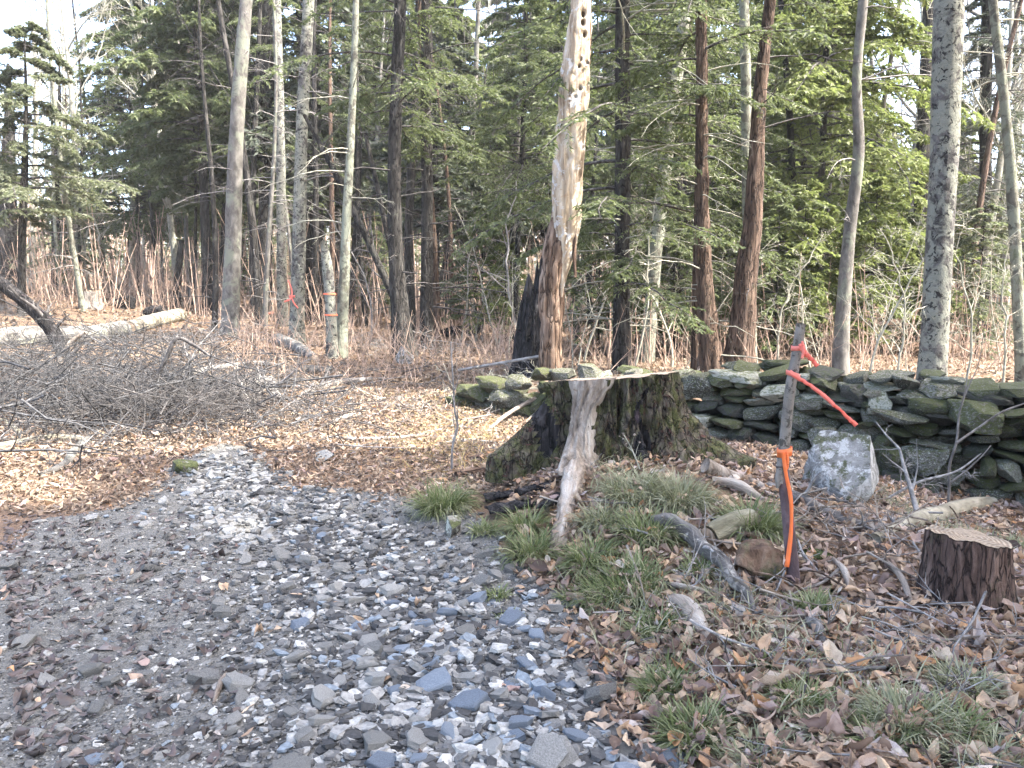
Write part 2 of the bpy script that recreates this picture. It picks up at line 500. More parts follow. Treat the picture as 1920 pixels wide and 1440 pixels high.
def gravel_mixed():
    t = NT("gravel_mixed")
    r = t.island()
    c = t.ramp(r, [(0, (.045, .044, .042)), (.22, (.10, .098, .092)), (.40, (.22, .214, .196)), (.54, (.07, .069, .066)), (.66, (.28, .274, .248)), (.77, (.155, .18, .198)), (.83, (.15, .147, .134)), (.94, (.345, .338, .308))], 'CONSTANT')
    n = t.noise(t.coord(), 45, 4, .7)
    c = t.mix(1.0, c, t.ramp(n, [(.3, .55), (.7, 1.35)]), 'MULTIPLY')
    t.col(c); t.bump(n, .4, .01)
    return t.m
M['gravel_mix'] = gravel_mixed()

def leaf_mat(name, stops, trans=.25):
    t = NT(name)
    r = t.island()
    c = t.ramp(r, stops)
    n = t.noise(t.coord(), 38, 4, .65)
    c = t.mix(t.ramp(n, [(.42, 0), (.72, .55)]), c, (.10, .055, .035))
    t.col(c); t.b.inputs["Roughness"].default_value = .7
    t.b.inputs["Specular IOR Level"].default_value = .35
    tr = t.n("BsdfTranslucent"); t.t.links.new(c, tr.inputs[0])
    mx = t.n("MixShader"); mx.inputs[0].default_value = trans
    t.t.links.new(t.b.outputs[0], mx.inputs[1]); t.t.links.new(tr.outputs[0], mx.inputs[2])
    t.t.links.new(mx.outputs[0], t.out.inputs[0])
    return t.m
M['leaf_near'] = leaf_mat("fallen_leaf_mixed", [(0, (.07, .047, .038)), (.12, (.24, .165, .115)), (.26, (.44, .31, .195)), (.36, (.15, .10, .09)), (.50, (.52, .385, .25)), (.64, (.28, .20, .18)), (.76, (.54, .43, .305)), (.86, (.42, .22, .095)), (.93, (.40, .345, .32)), (1, (.60, .52, .41))])
M['leaf_mid'] = leaf_mat("fallen_leaf_tan", [(0, (.065, .048, .036)), (.2, (.14, .105, .075)), (.4, (.255, .20, .142)), (.6, (.18, .135, .098)), (.75, (.33, .27, .195)), (.92, (.21, .14, .085)), (1, (.42, .355, .27))])
M['leaf_dark'] = leaf_mat("fallen_leaf_grey", [(0, (.035, .032, .030)), (.3, (.08, .073, .069)), (.5, (.12, .106, .100)), (.7, (.095, .078, .078)), (.85, (.19, .172, .16)), (1, (.25, .21, .18))])

def foliage_mat(name, stops, trans=.38):
    t = NT(name)
    r = t.island()
    n = t.noise(t.coord(kind="Object"), 1.1, 4, .65)
    c = t.ramp(t.math('ADD', t.math('MULTIPLY', r, .45), t.math('MULTIPLY', n, .6)), stops)
    t.col(c); t.b.inputs["Roughness"].default_value = .55; t.b.inputs["Specular IOR Level"].default_value = .3
    tr = t.n("BsdfTranslucent"); t.t.links.new(t.mix(.5, c, (.12, .155, .045)), tr.inputs[0])
    mx = t.n("MixShader"); mx.inputs[0].default_value = trans
    t.t.links.new(t.b.outputs[0], mx.inputs[1]); t.t.links.new(tr.outputs[0], mx.inputs[2])
    t.t.links.new(mx.outputs[0], t.out.inputs[0])
    return t.m
M['needle'] = foliage_mat("hemlock_needles", [(.25, (.055, .074, .034)), (.5, (.098, .122, .056)), (.75, (.145, .168, .088))], .48)
M['needle_lime'] = foliage_mat("lit_young_hemlock_needles", [(.25, (.085, .112, .034)), (.5, (.14, .17, .05)), (.75, (.19, .215, .08))], .5)  # yellow-green new growth, with the look of lit boughs put into the colour
M['needle_grey'] = foliage_mat("greyish_hemlock_needles", [(.25, (.045, .055, .045)), (.5, (.075, .088, .068)), (.75, (.115, .13, .10))], .3)
M['needle_pale'] = foliage_mat("sunlit_pale_hemlock_needles", [(.25, (.095, .11, .068)), (.5, (.145, .162, .10)), (.75, (.19, .205, .14))], .5)  # lighter copy of the grey needles, sunlight put into the colour
M['grass'] = foliage_mat("grass_blades", [(.2, (.06, .085, .025)), (.42, (.105, .135, .045)), (.6, (.17, .19, .085)), (.8, (.33, .32, .20))], .3)
M['grass_pale'] = foliage_mat("pale_grass_blades", [(.2, (.10, .115, .055)), (.45, (.20, .205, .115)), (.8, (.36, .35, .235))], .3)

def plain_mat(name, c, rough=.6, spec=.3, trans=0):
    t = NT(name); t.col(c); t.b.inputs["Roughness"].default_value = rough; t.b.inputs["Specular IOR Level"].default_value = spec
    if trans:
        n = t.noise(t.coord(), 30, 3)
        cc = t.mix(n, tuple(x * .85 for x in c), c); t.col(cc)
        tr = t.n("BsdfTranslucent"); tr.inputs[0].default_value = (*c, 1)
        mx = t.n("MixShader"); mx.inputs[0].default_value = trans
        t.t.links.new(t.b.outputs[0], mx.inputs[1]); t.t.links.new(tr.outputs[0], mx.inputs[2]); t.t.links.new(mx.outputs[0], t.out.inputs[0])
    return t.m
M['tape_coral'] = plain_mat("coral_tape", (.88, .30, .23), .45, .4, .45)
M['tape_orange'] = plain_mat("orange_tape", (.88, .27, .085), .45, .4, .45)
M['paint_orange'] = plain_mat("orange_paint", (.75, .16, .08), .6)

def ground_mat():
    t = NT("forest_floor")
    v = t.coord()
    a = t.noise(v, 9, 8, .7); b = t.noise(v, 60, 5, .7); big = t.noise(v, .5, 4, .6)
    c = t.ramp(t.math('ADD', t.math('MULTIPLY', a, .5), t.math('MULTIPLY', b, .5)), [(.3, (.05, .032, .022)), (.48, (.15, .095, .06)), (.6, (.26, .175, .11)), (.75, (.40, .29, .19))])
    c = t.mix(t.ramp(big, [(.42, 0), (.62, .5)]), c, (.10, .075, .055))
    t.col(c); t.bump(t.math('ADD', a, b), .8, .04)
    return t.m
M['ground'] = ground_mat()
def road_mat():
    t = NT("gravel_dirt")
    v = t.coord()
    a = t.noise(v, 14, 8, .7); b = t.noise(v, 120, 5, .7); s = t.voro(v, 70)
    c = t.ramp(t.math('ADD', t.math('MULTIPLY', a, .4), t.math('MULTIPLY', b, .6)), [(.34, (.038, .037, .033)), (.5, (.112, .109, .098)), (.68, (.25, .243, .22))])
    t.col(c); t.bump(t.math('ADD', b, s), .7, .015)
    return t.m
M['road'] = road_mat()

# ------------------------------------------------------------------ ground and road
def axis_grid(lo, hi, dense_lo, dense_hi, step, growth):
    a = list(np.arange(dense_lo, dense_hi + step, step))
    s, p = step, a[-1]
    while p < hi: s *= growth; p += s; a.append(p)
    s, p = step, a[0]
    while p > lo: s *= growth; p -= s; a.insert(0, p)
    return np.array(a)
GX = axis_grid(-150, 150, -3.8, 4.6, .038, 1.10)
GY = axis_grid(-12, 240, 1.6, 9.5, .038, 1.07)
X, Y = np.meshgrid(GX, GY)
RD = road_dist(X, Y)
Zg = T(X, Y)
fade = sstep(40, 12, np.hypot(X, Y))
q3 = np.stack([X, Y, X * 0], -1)
Zg = Zg + fade * (0.018 * fbm(q3 * 5, 4, 3) + 0.012 * fbm(q3 * 19, 3, 8) * sstep(16, 8, np.hypot(X, Y)))
V = np.stack([X, Y, Zg], -1).reshape(-1, 3)
ny, nx = X.shape
I = np.arange(ny * nx).reshape(ny, nx)
Q = np.stack([I[:-1, :-1], I[:-1, 1:], I[1:, 1:], I[1:, :-1]], -1).reshape(-1, 4)
on_road = (RD < 0)[:-1, :-1].reshape(-1)
def sub(Vall, Qs):
    u, inv = np.unique(Qs.ravel(), return_inverse=True)
    return Geo().add(Vall[u], inv.reshape(-1, 4))
ground = tag(put("ground", sub(V, Q[~on_road]).mesh("ground", M['ground'])), "brown forest floor under leaf litter", "ground", kind="structure")
road = tag(put("gravel_road", sub(V, Q[on_road]).mesh("gravel_road", M['road'])), "grey gravel woods road in the foreground", "road", kind="structure")

def Zsurf(x, y):
    q = np.stack([np.asarray(x, float), np.asarray(y, float), np.zeros_like(np.asarray(x, float))], -1)
    h = np.hypot(q[..., 0], q[..., 1])
    return T(x, y) + sstep(40, 12, h) * (0.018 * fbm(q * 5, 4, 3) + 0.012 * fbm(q * 19, 3, 8) * sstep(16, 8, h))

# ------------------------------------------------------------------ gravel stones
rng = np.random.default_rng(7)
def rot_rand(n, tilt, rng):
    """rotation matrices: random yaw then a random small tilt"""
    yaw = rng.random(n) * 2 * math.pi
    ax = rng.random(n) * 2 * math.pi; an = np.abs(rng.normal(size=n)) * tilt
    c, s = np.cos(yaw), np.sin(yaw); z = np.zeros(n); o = np.ones(n)
    Rz = np.stack([np.stack([c, -s, z], -1), np.stack([s, c, z], -1), np.stack([z, z, o], -1)], 1)
    k = np.stack([np.cos(ax), np.sin(ax), z], -1)
    K = np.zeros((n, 3, 3)); K[:, 0, 2] = k[:, 1]; K[:, 1, 2] = -k[:, 0]; K[:, 2, 0] = -k[:, 1]; K[:, 2, 1] = k[:, 0]
    Rt = np.eye(3)[None] + np.sin(an)[:, None, None] * K + (1 - np.cos(an))[:, None, None] * (K @ K)
    return Rt @ Rz

def scatter_solids(base, P, size, tilt, flat, rng, jit=.22):
    Vb, Fb = base
    n = len(P)
    sc = np.stack([.75 + .6 * rng.random(n), .55 + .5 * rng.random(n), flat * (.6 + .8 * rng.random(n))], -1) * size[:, None] / 2
    Vv = Vb[None] * (1 + jit * rng.normal(size=(n, len(Vb), 1))) + .10 * rng.normal(size=(n, len(Vb), 3))
    Vv = Vv * sc[:, None, :]
    Vv = np.einsum('nij,nkj->nki', rot_rand(n, tilt, rng), Vv) + P[:, None, :]
    F = Fb[None] + (np.arange(n) * len(Vb))[:, None, None]
    return Vv.reshape(-1, 3), F.reshape(-1, Fb.shape[1])
OCT = (np.array([(1, 0, 0), (-1, 0, 0), (0, 1, 0), (0, -1, 0), (0, 0, 1), (0, 0, -1)], float),
       np.array([(0, 2, 4), (2, 1, 4), (1, 3, 4), (3, 0, 4), (2, 0, 5), (1, 2, 5), (3, 1, 5), (0, 3, 5)]))
_a = np.arange(6) * math.pi / 3
CHIP = (np.concatenate([np.stack([np.cos(_a), np.sin(_a), np.full(6, .7)], -1) * [.88, .88, 1], np.stack([np.cos(_a), np.sin(_a), np.full(6, -.7)], -1)]),
        np.array([(0, 1, 2), (0, 2, 3), (0, 3, 4), (0, 4, 5)] + [(6, 8, 7), (6, 9, 8), (6, 10, 9), (6, 11, 10)] + [t for i in range(6) for t in ((i, 6 + i, 6 + (i + 1) % 6), (i, 6 + (i + 1) % 6, (i + 1) % 6))]))
def road_points(n, rng, y0=1.7, y1=6.6, bias=1.4):
    out = []
    while sum(len(o) for o in out) < n:
        m = n * 2
        y = y0 + (y1 - y0) * rng.random(m) ** bias
        x = (rng.random(m) * 2 - 1) * (y * .72 + .25)
        k = road_dist(x, y) < .05
        out.append(np.stack([x[k], y[k]], -1))
    return np.concatenate(out)[:n]
def coarse(x, y):
    """how stony the road is here: the washed rill down its middle is coarse"""
    cx = np.interp(y, [1.5, 2.4, 3.2, 4.2, 5.2, 6.2], [.05, -.05, -.35, -.85, -1.45, -2.1])
    wd = np.interp(y, [1.5, 3, 6], [.85, .75, .6])
    return np.exp(-((x - cx) / wd) ** 2)
g = Geo()
P2 = road_points(30000, rng); cz = coarse(P2[:, 0], P2[:, 1]); k = rng.random(len(P2)) < .85 + .15 * cz; P2 = P2[k]; cz = cz[k]
sz = .007 + .016 * rng.random(len(P2)) ** 2 * (.6 + cz)
P3 = np.column_stack([P2, Zsurf(P2[:, 0], P2[:, 1]) + sz * .12])
v_, f_ = scatter_solids(OCT, P3, sz * 1.1, .3, .4, rng); g.add(v_, tris=f_)
P2 = road_points(20000, rng); cz = coarse(P2[:, 0], P2[:, 1]); k = rng.random(len(P2)) < .20 + .80 * cz ** 1.2; P2 = P2[k]; cz = cz[k]
sz = (.018 + .045 * rng.random(len(P2)) ** 2.2) * (.7 + .5 * cz)
P3 = np.column_stack([P2, Zsurf(P2[:, 0], P2[:, 1]) + sz * .16])
v_, f_ = scatter_solids(CHIP, P3, sz * 1.12, .30, .30, rng, .16); g.add(v_, tris=f_)
fine = put("fine_gravel", g.mesh("fine_gravel", M['gravel_mix'], smooth=False), road); fine["kind"] = "stuff"

stone_meshes = {}
for key in ('gravel', 'gravel_blue', 'gravel_pale'):
    lst = []
    for k in range(7):
        rgk = np.random.default_rng(100 + k + 31 * len(stone_meshes))
        ns = int(rgk.integers(5, 8)); an = np.sort(np.arange(ns) * 2 * math.pi / ns + rgk.normal(size=ns) * .22); rd_ = rgk.uniform(.72, 1.05, ns)
        tl = rgk.normal(size=2) * .22; ring = np.stack([np.cos(an) * rd_, np.sin(an) * rd_], -1)
        lv = []
        for kk, (zz, sc_) in enumerate(((-.9, .85), (-.1, 1.0), (.72, .97), (1.0, .80))):
            rr_ = ring * sc_ * (1 + .07 * rgk.normal(size=(ns, 1))) + .05 * rgk.normal(size=2)
            lv.append(np.column_stack([rr_, zz + (rr_ @ tl) + .07 * rgk.normal(size=ns)]))
        lv = np.concatenate(lv + [np.array([[0, 0, 1.03]])])
        fs = []
        for kk in range(3):
            for i in range(ns):
                j = (i + 1) % ns; a_, b_, c_, d_ = kk * ns + i, kk * ns + j, kk * ns + ns + j, kk * ns + ns + i
                fs += [(a_, b_, c_), (a_, c_, d_)]
        fs += [(3 * ns + i, 3 * ns + (i + 1) % ns, 4 * ns) for i in range(ns)]
        lst.append(Geo().add(lv, tris=fs).mesh("road_stone", M[key], smooth=False))
    stone_meshes[key] = lst
P2 = road_points(2600, rng, 1.75, 6.0, 1.2)
cz = coarse(P2[:, 0], P2[:, 1]); P2 = P2[rng.random(len(P2)) < .10 + .9 * cz ** 1.3]
kept = []
for p in P2:
    s = .060 + .095 * rng.random() ** 1.5
    if p[1] > 3.6: s *= .9
    if p[1] < 2.9: s *= 1.2
    if all((p[0] - q[0]) ** 2 + (p[1] - q[1]) ** 2 > ((s + q[2]) * .37) ** 2 for q in kept):
        kept.append((p[0], p[1], s))
    if len(kept) >= 295: break
for (x, y, s) in kept:
    bl = np.exp(-((x + .35) / .45) ** 2 - ((y - 3.3) / .7) ** 2) + .8 * np.exp(-((x + .05) / .5) ** 2 - ((y - 2.3) / .45) ** 2)
    u = rng.random()
    key = 'gravel_blue' if u < .08 + .45 * min(bl, 1) else ('gravel_pale' if u > .86 else 'gravel')
    o = put("stone", stone_meshes[key][rng.integers(7)], road, (x, y, float(Zsurf(x, y)) + s * .10),
            (rng.normal() * .24, rng.normal() * .24, rng.random() * 6.28), (s * .52, s * (.32 + .17 * rng.random()), s * (.09 + .12 * rng.random())))

# pale stones washed out over the far end of the road
g = Geo()
pts = []
for (px, py) in zip(rng.normal(430, 55, 520), rng.uniform(855, 1000, 520)):
    pts.append(plane_hit(px, py, .08))
pts = np.array(pts); k = road_dist(pts[:, 0], pts[:, 1]) < .05; pts = pts[k]
sz = .025 + .075 * rng.random(len(pts)) ** 2.4
v_, f_ = scatter_solids(CHIP, np.column_stack([pts, Zsurf(pts[:, 0], pts[:, 1]) + sz * .12]), sz, .3, .4, rng, .15)
o = put("pale_gravel", g.add(v_, tris=f_).mesh("pale_gravel", M['gravel_pale'], smooth=False), road); o["kind"] = "stuff"

# ------------------------------------------------------------------ dry stone wall
wall = thing("stone_wall", "mossy dry stone wall of stacked fieldstones running behind the stump", "wall", (1.9, 8.0, float(T(1.9, 7.8))))
wl = np.array(wall.location)
wall_rocks = []
for k in range(16):
    v_, f_ = rock(300 + k, ICO4, 18, .84, .11, .75, .92)
    wall_rocks.append((v_, f_))
wm = {}
def wall_mesh(k, key):
    if (k, key) not in wm: wm[k, key] = Geo().add(wall_rocks[k][0], tris=wall_rocks[k][1]).mesh("wall_stone", M[key], sharp=19)
    return wm[k, key]
seg = np.linalg.norm(np.diff(WALL, axis=0), axis=1); cum = np.concatenate([[0], np.cumsum(seg)])
def wall_at(s):
    x = np.interp(s, cum, WALL[:, 0]); y = np.interp(s, cum, WALL[:, 1])
    i = int(np.clip(np.searchsorted(cum, s) - 1, 0, len(seg) - 1))
    d = (WALL[i + 1] - WALL[i]) / seg[i]
    return np.array([x, y]), d
rw = np.random.default_rng(21)
def wall_stone(s, z, L, D, H, off, key=None, tilt=.10, k=None):
    p, d = wall_at(s)
    nrm = np.array([-d[1], d[0]])
    c = np.array([*(p + nrm * off), z]) - wl
    if key is None:
        key = rw.choice(['wall_grey', 'wall_moss', 'wall_dark', 'wall_pale'], p=[.27, .47, .20, .06])
    put("stone", wall_mesh(int(rw.integers(16)) if k is None else k, key), wall, c, (rw.normal() * tilt, rw.normal() * tilt, math.atan2(d[1], d[0]) + rw.normal() * .12 + (math.pi if rw.random() < .5 else 0)), (L / 2, D / 2, H / 2))
s_top = lambda s: np.interp(s, [0, .8, 1.6, 2.6, 3.4, 4.4, 5.4, 8.5], [.14, .22, .34, .58, .66, .76, .92, .98])
for row, (off, step) in enumerate(((-.12, 1.0), (.20, 1.25))):
    z_rel = -.04
    h_course = [.17, .11, .14, .09, .12, .09, .11, .08, .10, .08, .09, .08]
    for ci, hc in enumerate(h_course):
        s = rw.random() * .15
        while s < cum[-1] - .1:
            L = rw.uniform(.12, .42) * (1.0 if ci else 1.1) * step
            H = hc * rw.uniform(.55, 1.4)
            if z_rel + hc * .6 < s_top(s + L / 2) + rw.normal() * .03:
                p, d = wall_at(s + L / 2)
                f = p - np.array([-d[1], d[0]]) * .35
                zb = float(T(f[0], f[1])) + z_rel + hc / 2
                wall_stone(s + L / 2, zb, L * 1.0, rw.uniform(.26, .38), H * .98, off + rw.normal() * .055 + .02 * ci, None, .15)
            s += L * .93
        z_rel += hc * .90
# cap stones the photograph shows one by one
def wall_px(px, py, wpx, hpx, key, off=0.0, k=None, dep=.32, tilt=.05):
    d = ray(px, py)
    lo, best = None, None
    for s in np.linspace(0, cum[-1], 400):
        p, dd = wall_at(s)
        e = abs(p[0] / p[1] - d[0] / d[1])
        if best is None or e < best: best, lo = e, s
    p, dd = wall_at(lo)
    sc = p[1] / FPX
    z = (EYE + d * (p[1] / d[1]))[2]
    wall_stone(lo, z, wpx * sc * 1.05, dep, hpx * sc, off, key, tilt, k)
wall_px(1393, 711, 100, 36, 'wall_pale', -.05, 3, .42, .03)
wall_px(1322, 722, 62, 44, 'wall_grey', -.10, 5)
wall_px(1262, 712, 50, 26, 'wall_moss', 0, 6)
wall_px(1655, 752, 42, 44, 'wall_pale', -.10, 1, .25)
wall_px(1470, 735, 60, 34, 'wall_pale', -.1, 8)
wall_px(1310, 792, 90, 46, 'wall_pale', -.22, 9, .3)
wall_px(1532, 560 + 190, 60, 26, 'wall_pale', -.05, 10)
wall_px(1610, 740, 60, 44, 'wall_dark', 0, 11, .35, .15)
wall_px(1700, 778, 90, 22, 'wall_grey', -.22, 12)
wall_px(1560, 820, 52, 56, 'wall_grey', -.24, 13)
wall_px(1745, 850, 80, 62, 'wall_grey', -.26, 14)
wall_px(1695, 855, 66, 54, 'wall_moss', -.24, 2)
wall_px(1830, 775, 90, 60, 'wall_moss', -.22, 4)
wall_px(1720, 905, 92, 62, 'wall_dark', -.30, 15)
wall_px(1112, 700, 46, 30, 'wall_grey', 0, 0)
wall_px(1190, 703, 34, 26, 'wall_grey', -.05, 2)
wall_px(1060, 702, 50, 26, 'wall_grey', -.05, 7)
wall_px(1030, 700, 36, 24, 'wall_moss', -.1, 5)
wall_px(985, 715, 44, 30, 'wall_grey', -.1, 1)
wall_px(935, 722, 60, 34, 'wall_moss', -.1, 3)
wall_px(900, 735, 60, 34, 'wall_moss', -.15, 6)
wall_px(965, 745, 60, 34, 'wall_grey', -.2, 9)

def stone_thing(name, label, px, py, wpx, hpx, key, seed, dep=None, keep=.7, yaw=0.3, sink=.25, cat="stone", tiltx=0.0, tilty=0.0):
    b = G(px, py)
    sc = b[1] / FPX
    v_, f_ = rock(seed, ICO4, 10, keep, .05, 1.0, .65)
    L, H = wpx * sc / 2, hpx * sc / 2 * (1 + sink)
    D = (dep or wpx * sc) / 2
    o = put(name, Geo().add(v_ * np.array([L, D, H]) + np.array([0, 0, H * (1 - 2 * sink * .6)]), tris=f_).mesh(name, M[key], sharp=26), None, (b[0], b[1] + D * .6, b[2]), (tiltx, tilty, yaw))
    return tag(o, label, cat)
stone_thing("boulder", "pale lichen covered boulder in dead leaves before the stone wall", 1602, 944, 142, 124, 'boulder', 79, .45, .72, .35, .42, "boulder", 0.1, .12)
stone_thing("stone", "pale upright stone at the foot of the paired dark hemlock trunks", 757, 682, 34, 30, 'boulder', 72)
stone_thing("stone", "flat blue grey stone slab lying in the tan leaves", 607, 864, 42, 14, 'gravel_pale', 73, .3)
stone_thing("stone", "green mossy flat stone where the pale gravel trail enters leaves", 340, 886, 50, 20, 'wall_moss', 74, .25)
stone_thing("stone", "pale rock before the far standing trees in the brush", 215, 545, 26, 30, 'wall_pale', 75)
stone_thing("stone", "small pointed grey stone beside the grass at the road edge", 850, 1005, 34, 34, 'wall_grey', 76, .12, .6)

# ------------------------------------------------------------------ stumps
def disc_top(path_ring, z_fn, rings=8, seed=0):
    pass

def big_stump():
    cx, cy = .72, 5.55
    base = float(T(cx, cy)) - .02
    root = thing("tree_stump", "large mossy old tree stump with flared roots and bare wood strip", "stump", (cx, cy, base))
    TH, NH = 380, 84
    th = np.linspace(0, 2 * math.pi, TH, endpoint=False)
    Htop = .535
    h = np.linspace(-.18, Htop, NH)
    A, Hh = np.meshgrid(th, h)
    dg = lambda c, wd: np.exp(-(((A - R_(c) + math.pi) % (2 * math.pi) - math.pi) / R_(wd)) ** 2)
    hn = np.clip(Hh, 0, None)
    def shape(A, Hh):
        dg = lambda c, wd: np.exp(-(((A - R_(c) + math.pi) % (2 * math.pi) - math.pi) / R_(wd)) ** 2)
        hn = np.clip(Hh, 0, None)
        lobes = (.38 * dg(-16, 14) * np.exp(-hn / .17) + .09 * dg(-16, 24) * np.exp(-hn / .40) + .30 * dg(190, 9) * np.exp(-hn / .26) + .16 * dg(192, 9) * np.exp(-hn / .7)
                 + .13 * dg(-58, 20) * np.exp(-hn / .20) + .16 * dg(-122, 10) * np.exp(-hn / .20) + .25 * dg(60, 20) * np.exp(-hn / .25) + .25 * dg(130, 22) * np.exp(-hn / .25) + .08 * np.exp(-hn / .22))
        r = .405 + .06 * (1 - hn / Htop) + lobes + .02 * np.sin(3 * A + 1) + .015 * np.sin(5 * A)
        # the hollows: one left of the wood strip, one on the front
        r = r - .25 * dg(-150, 11) * sstep(.50, .38, Hh) * sstep(-.30, .0, Hh) - .05 * dg(-152, 10) * sstep(.60, .45, Hh)
        r = r - .10 * dg(-66, 2.6) * sstep(.54, .46, Hh) - .13 * dg(-65, 6) * sstep(.30, .18, Hh) * sstep(-.1, .04, Hh) - .07 * dg(-92, 2.2) * sstep(.5, .4, Hh) * sstep(.1, .2, Hh)
        return r
    rr = shape(A, Hh)
    pos = np.stack([rr * np.cos(A), rr * np.sin(A), Hh], -1)
    wob = np.stack([np.cos(A) * 3.2, np.sin(A) * 3.2, Hh * 1.6], -1)
    fur = np.stack([np.cos(A) * 10, np.sin(A) * 10, Hh * 3.0 + 1.5 * vnoise(wob * 1.5, 4)], -1)
    rid = (1 - np.abs(fbm(fur, 3, 2)) * 1.6).clip(0, 1) ** 1.5
    fine = (1 - np.abs(fbm(fur * np.array([2.6, 2.6, 3.2]), 3, 6)) * 1.5).clip(0, 1)
    rr = rr + .035 * fbm(wob * 1.4, 4, 1) - .075 * (rid - .4) - .028 * (fine - .5)
    tz = Hh.copy()
    X_ = rr * np.cos(A); Y_ = rr * np.sin(A)
    topk = sstep(.25, Htop, Hh)
    Z_ = Hh + topk * (.035 * X_ / .42 - .042 * Y_ / .42)
    rimn = fbm(np.stack([np.cos(A) * 3.2, np.sin(A) * 3.2, A * 0], -1), 5, 23)
    Z_ = Z_ + sstep(.40, Htop, Hh) * (.020 * rimn - .004)
    V = np.stack([X_, Y_, Z_], -1).reshape(-1, 3)
    idx = np.arange(NH * TH).reshape(NH, TH); nx_ = np.roll(idx, -1, 1)
    Qd = np.stack([idx[:-1], nx_[:-1], nx_[1:], idx[1:]], -1).reshape(-1, 4)
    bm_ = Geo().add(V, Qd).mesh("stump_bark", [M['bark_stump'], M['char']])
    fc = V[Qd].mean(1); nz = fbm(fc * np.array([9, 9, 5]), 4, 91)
    rot_shade1 = ((fc[:, 0] + .50 + .22 * (fc[:, 2] - .2)) / .085) ** 2 + ((fc[:, 2] - .22) / .21) ** 2 + 1.3 * nz < 1
    rot_shade2 = ((fc[:, 0] - .13) / .065) ** 2 + ((fc[:, 2] - .13) / .12) ** 2 + 1.3 * nz < 1
    rot_shade3 = ((fc[:, 0] - .155 - .05 * np.sin(fc[:, 2] * 14)) / .020) ** 2 + ((fc[:, 2] - .36) / .14) ** 2 + .8 * nz < 1
    bm_.polygons.foreach_set("material_index", ((rot_shade1 | rot_shade2 | rot_shade3) & (fc[:, 1] < .1)).astype(np.int32))  # rotten wood in the hollows, its dark colour also standing in for shade
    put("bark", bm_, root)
    # cut face: sits a hair inside the bark rim
    rim = V.reshape(NH, TH, 3)[-1]
    rings = []
    for k in np.linspace(1, .02, 14):
        c = rim.mean(0)
        p = c + (rim - c) * k
        p[:, 2] += .010 * fbm(p * 14, 4, 3) - .004 * (k > .99) + .004
        rings.append(p)
    Vt = np.concatenate(rings)
    idx = np.arange(14 * TH).reshape(14, TH); nx_ = np.roll(idx, -1, 1)
    Qt = np.stack([idx[:-1], nx_[:-1], nx_[1:], idx[1:]], -1).reshape(-1, 4)
    put("cut_top", Geo().add(Vt, Qt).mesh("stump_cut_top", M['cut']), root)
    # strip of bare wood down the front, running out as a root on the bank
    NU, NV = 33, 80
    u = np.linspace(-1, 1, NU); hv = np.linspace(.54, -.02, NV)
    thc = np.interp(hv, [0, .2, .35, .6], [-119, -121, -123, -126])
    hw = np.interp(hv, [-.02, .1, .22, .33, .43, .54], [.105, .10, .088, .098, .155, .24])
    q = np.stack([np.sign(u)[None] * 3 + 0 * hv[:, None], hv[:, None] * 9 + 0 * u[None], 0 * hv[:, None] + 0 * u[None]], -1)
    edge = 1 + .28 * fbm(q, 4, 12)
    TT = R_(1) * thc[:, None] + u[None] * hw[:, None] * edge / .46
    HH = np.repeat(hv[:, None], NU, 1)
    rs_ = shape(TT, HH)
    rs_ = np.where(HH < .5, np.minimum(rs_, shape(R_(1) * thc, hv)[:, None] + .03), rs_)
    gr = np.stack([u[None] * 5 + 1.2 * np.sin(HH * 9), HH * 3.2, HH * 0], -1)
    rs_ = rs_ + .018 * (1 - u[None] ** 2) ** .5 + .012 - .05 * np.abs(u[None]) ** 6 + .034 * fbm(gr * np.array([1.6, .8, 1]), 4, 15)
    XX, YY = rs_ * np.cos(TT), rs_ * np.sin(TT)
    ZZ = HH + sstep(.25, Htop, HH) * (.035 * XX / .42 - .042 * YY / .42) - .004
    idx = np.arange(NU * NV).reshape(NV, NU)
    Qs = np.stack([idx[:-1, :-1], idx[1:, :-1], idx[1:, 1:], idx[:-1, 1:]], -1).reshape(-1, 4)
    put("bare_wood", Geo().add(np.stack([XX, YY, ZZ], -1).reshape(-1, 3), Qs).mesh("stump_bare_wood", M['bleached']), root)
    foot = np.array([XX[-14].mean(), YY[-14].mean() + .10, ZZ[-14].mean() - .02]) + [cx, cy, base]
    rp = [np.append(foot, .07)]
    for (px, py, wp, up_) in ((1074, 915, 50, .02), (1066, 955, 44, .012), (1050, 1005, 36, .006), (1036, 1045, 26, .0)):
        p = G(px, py); rp.append(np.append(p + [0, 0, up_], wp * p[1] / FPX / 2))
    sp = spline(np.array(rp), 60)
    gt = rough_tube(sp[:, :3], sp[:, 3], 36, .34, 77, (7, 7, 7), .22)
    ch = Vector(sp[-1, :3] - sp[0, :3]).normalized(); qt = ch.to_track_quat('Z', 'Y'); Rm = np.array(qt.to_matrix())
    gt.v = [(v_ - sp[0, :3]) @ Rm for v_ in gt.v]
    put("root", gt.mesh("stump_root", M['bleached']), root, sp[0, :3] - np.array([cx, cy, base]), qt.to_euler())
    # pale ridge on the right root
    rp = spline(np.array([G(1325, 905) + [0, .05, .10], G(1370, 905) + [0, .03, .04], G(1420, 915) + [0, 0, .02], G(1470, 940) + [0, 0, .0]]), 24)
    gg = rough_tube(rp, np.linspace(.045, .02, 24), 10, .3, 5)
    put("root", gg.mesh("stump_root", M['bleached'], off=(cx, cy, base)), root)
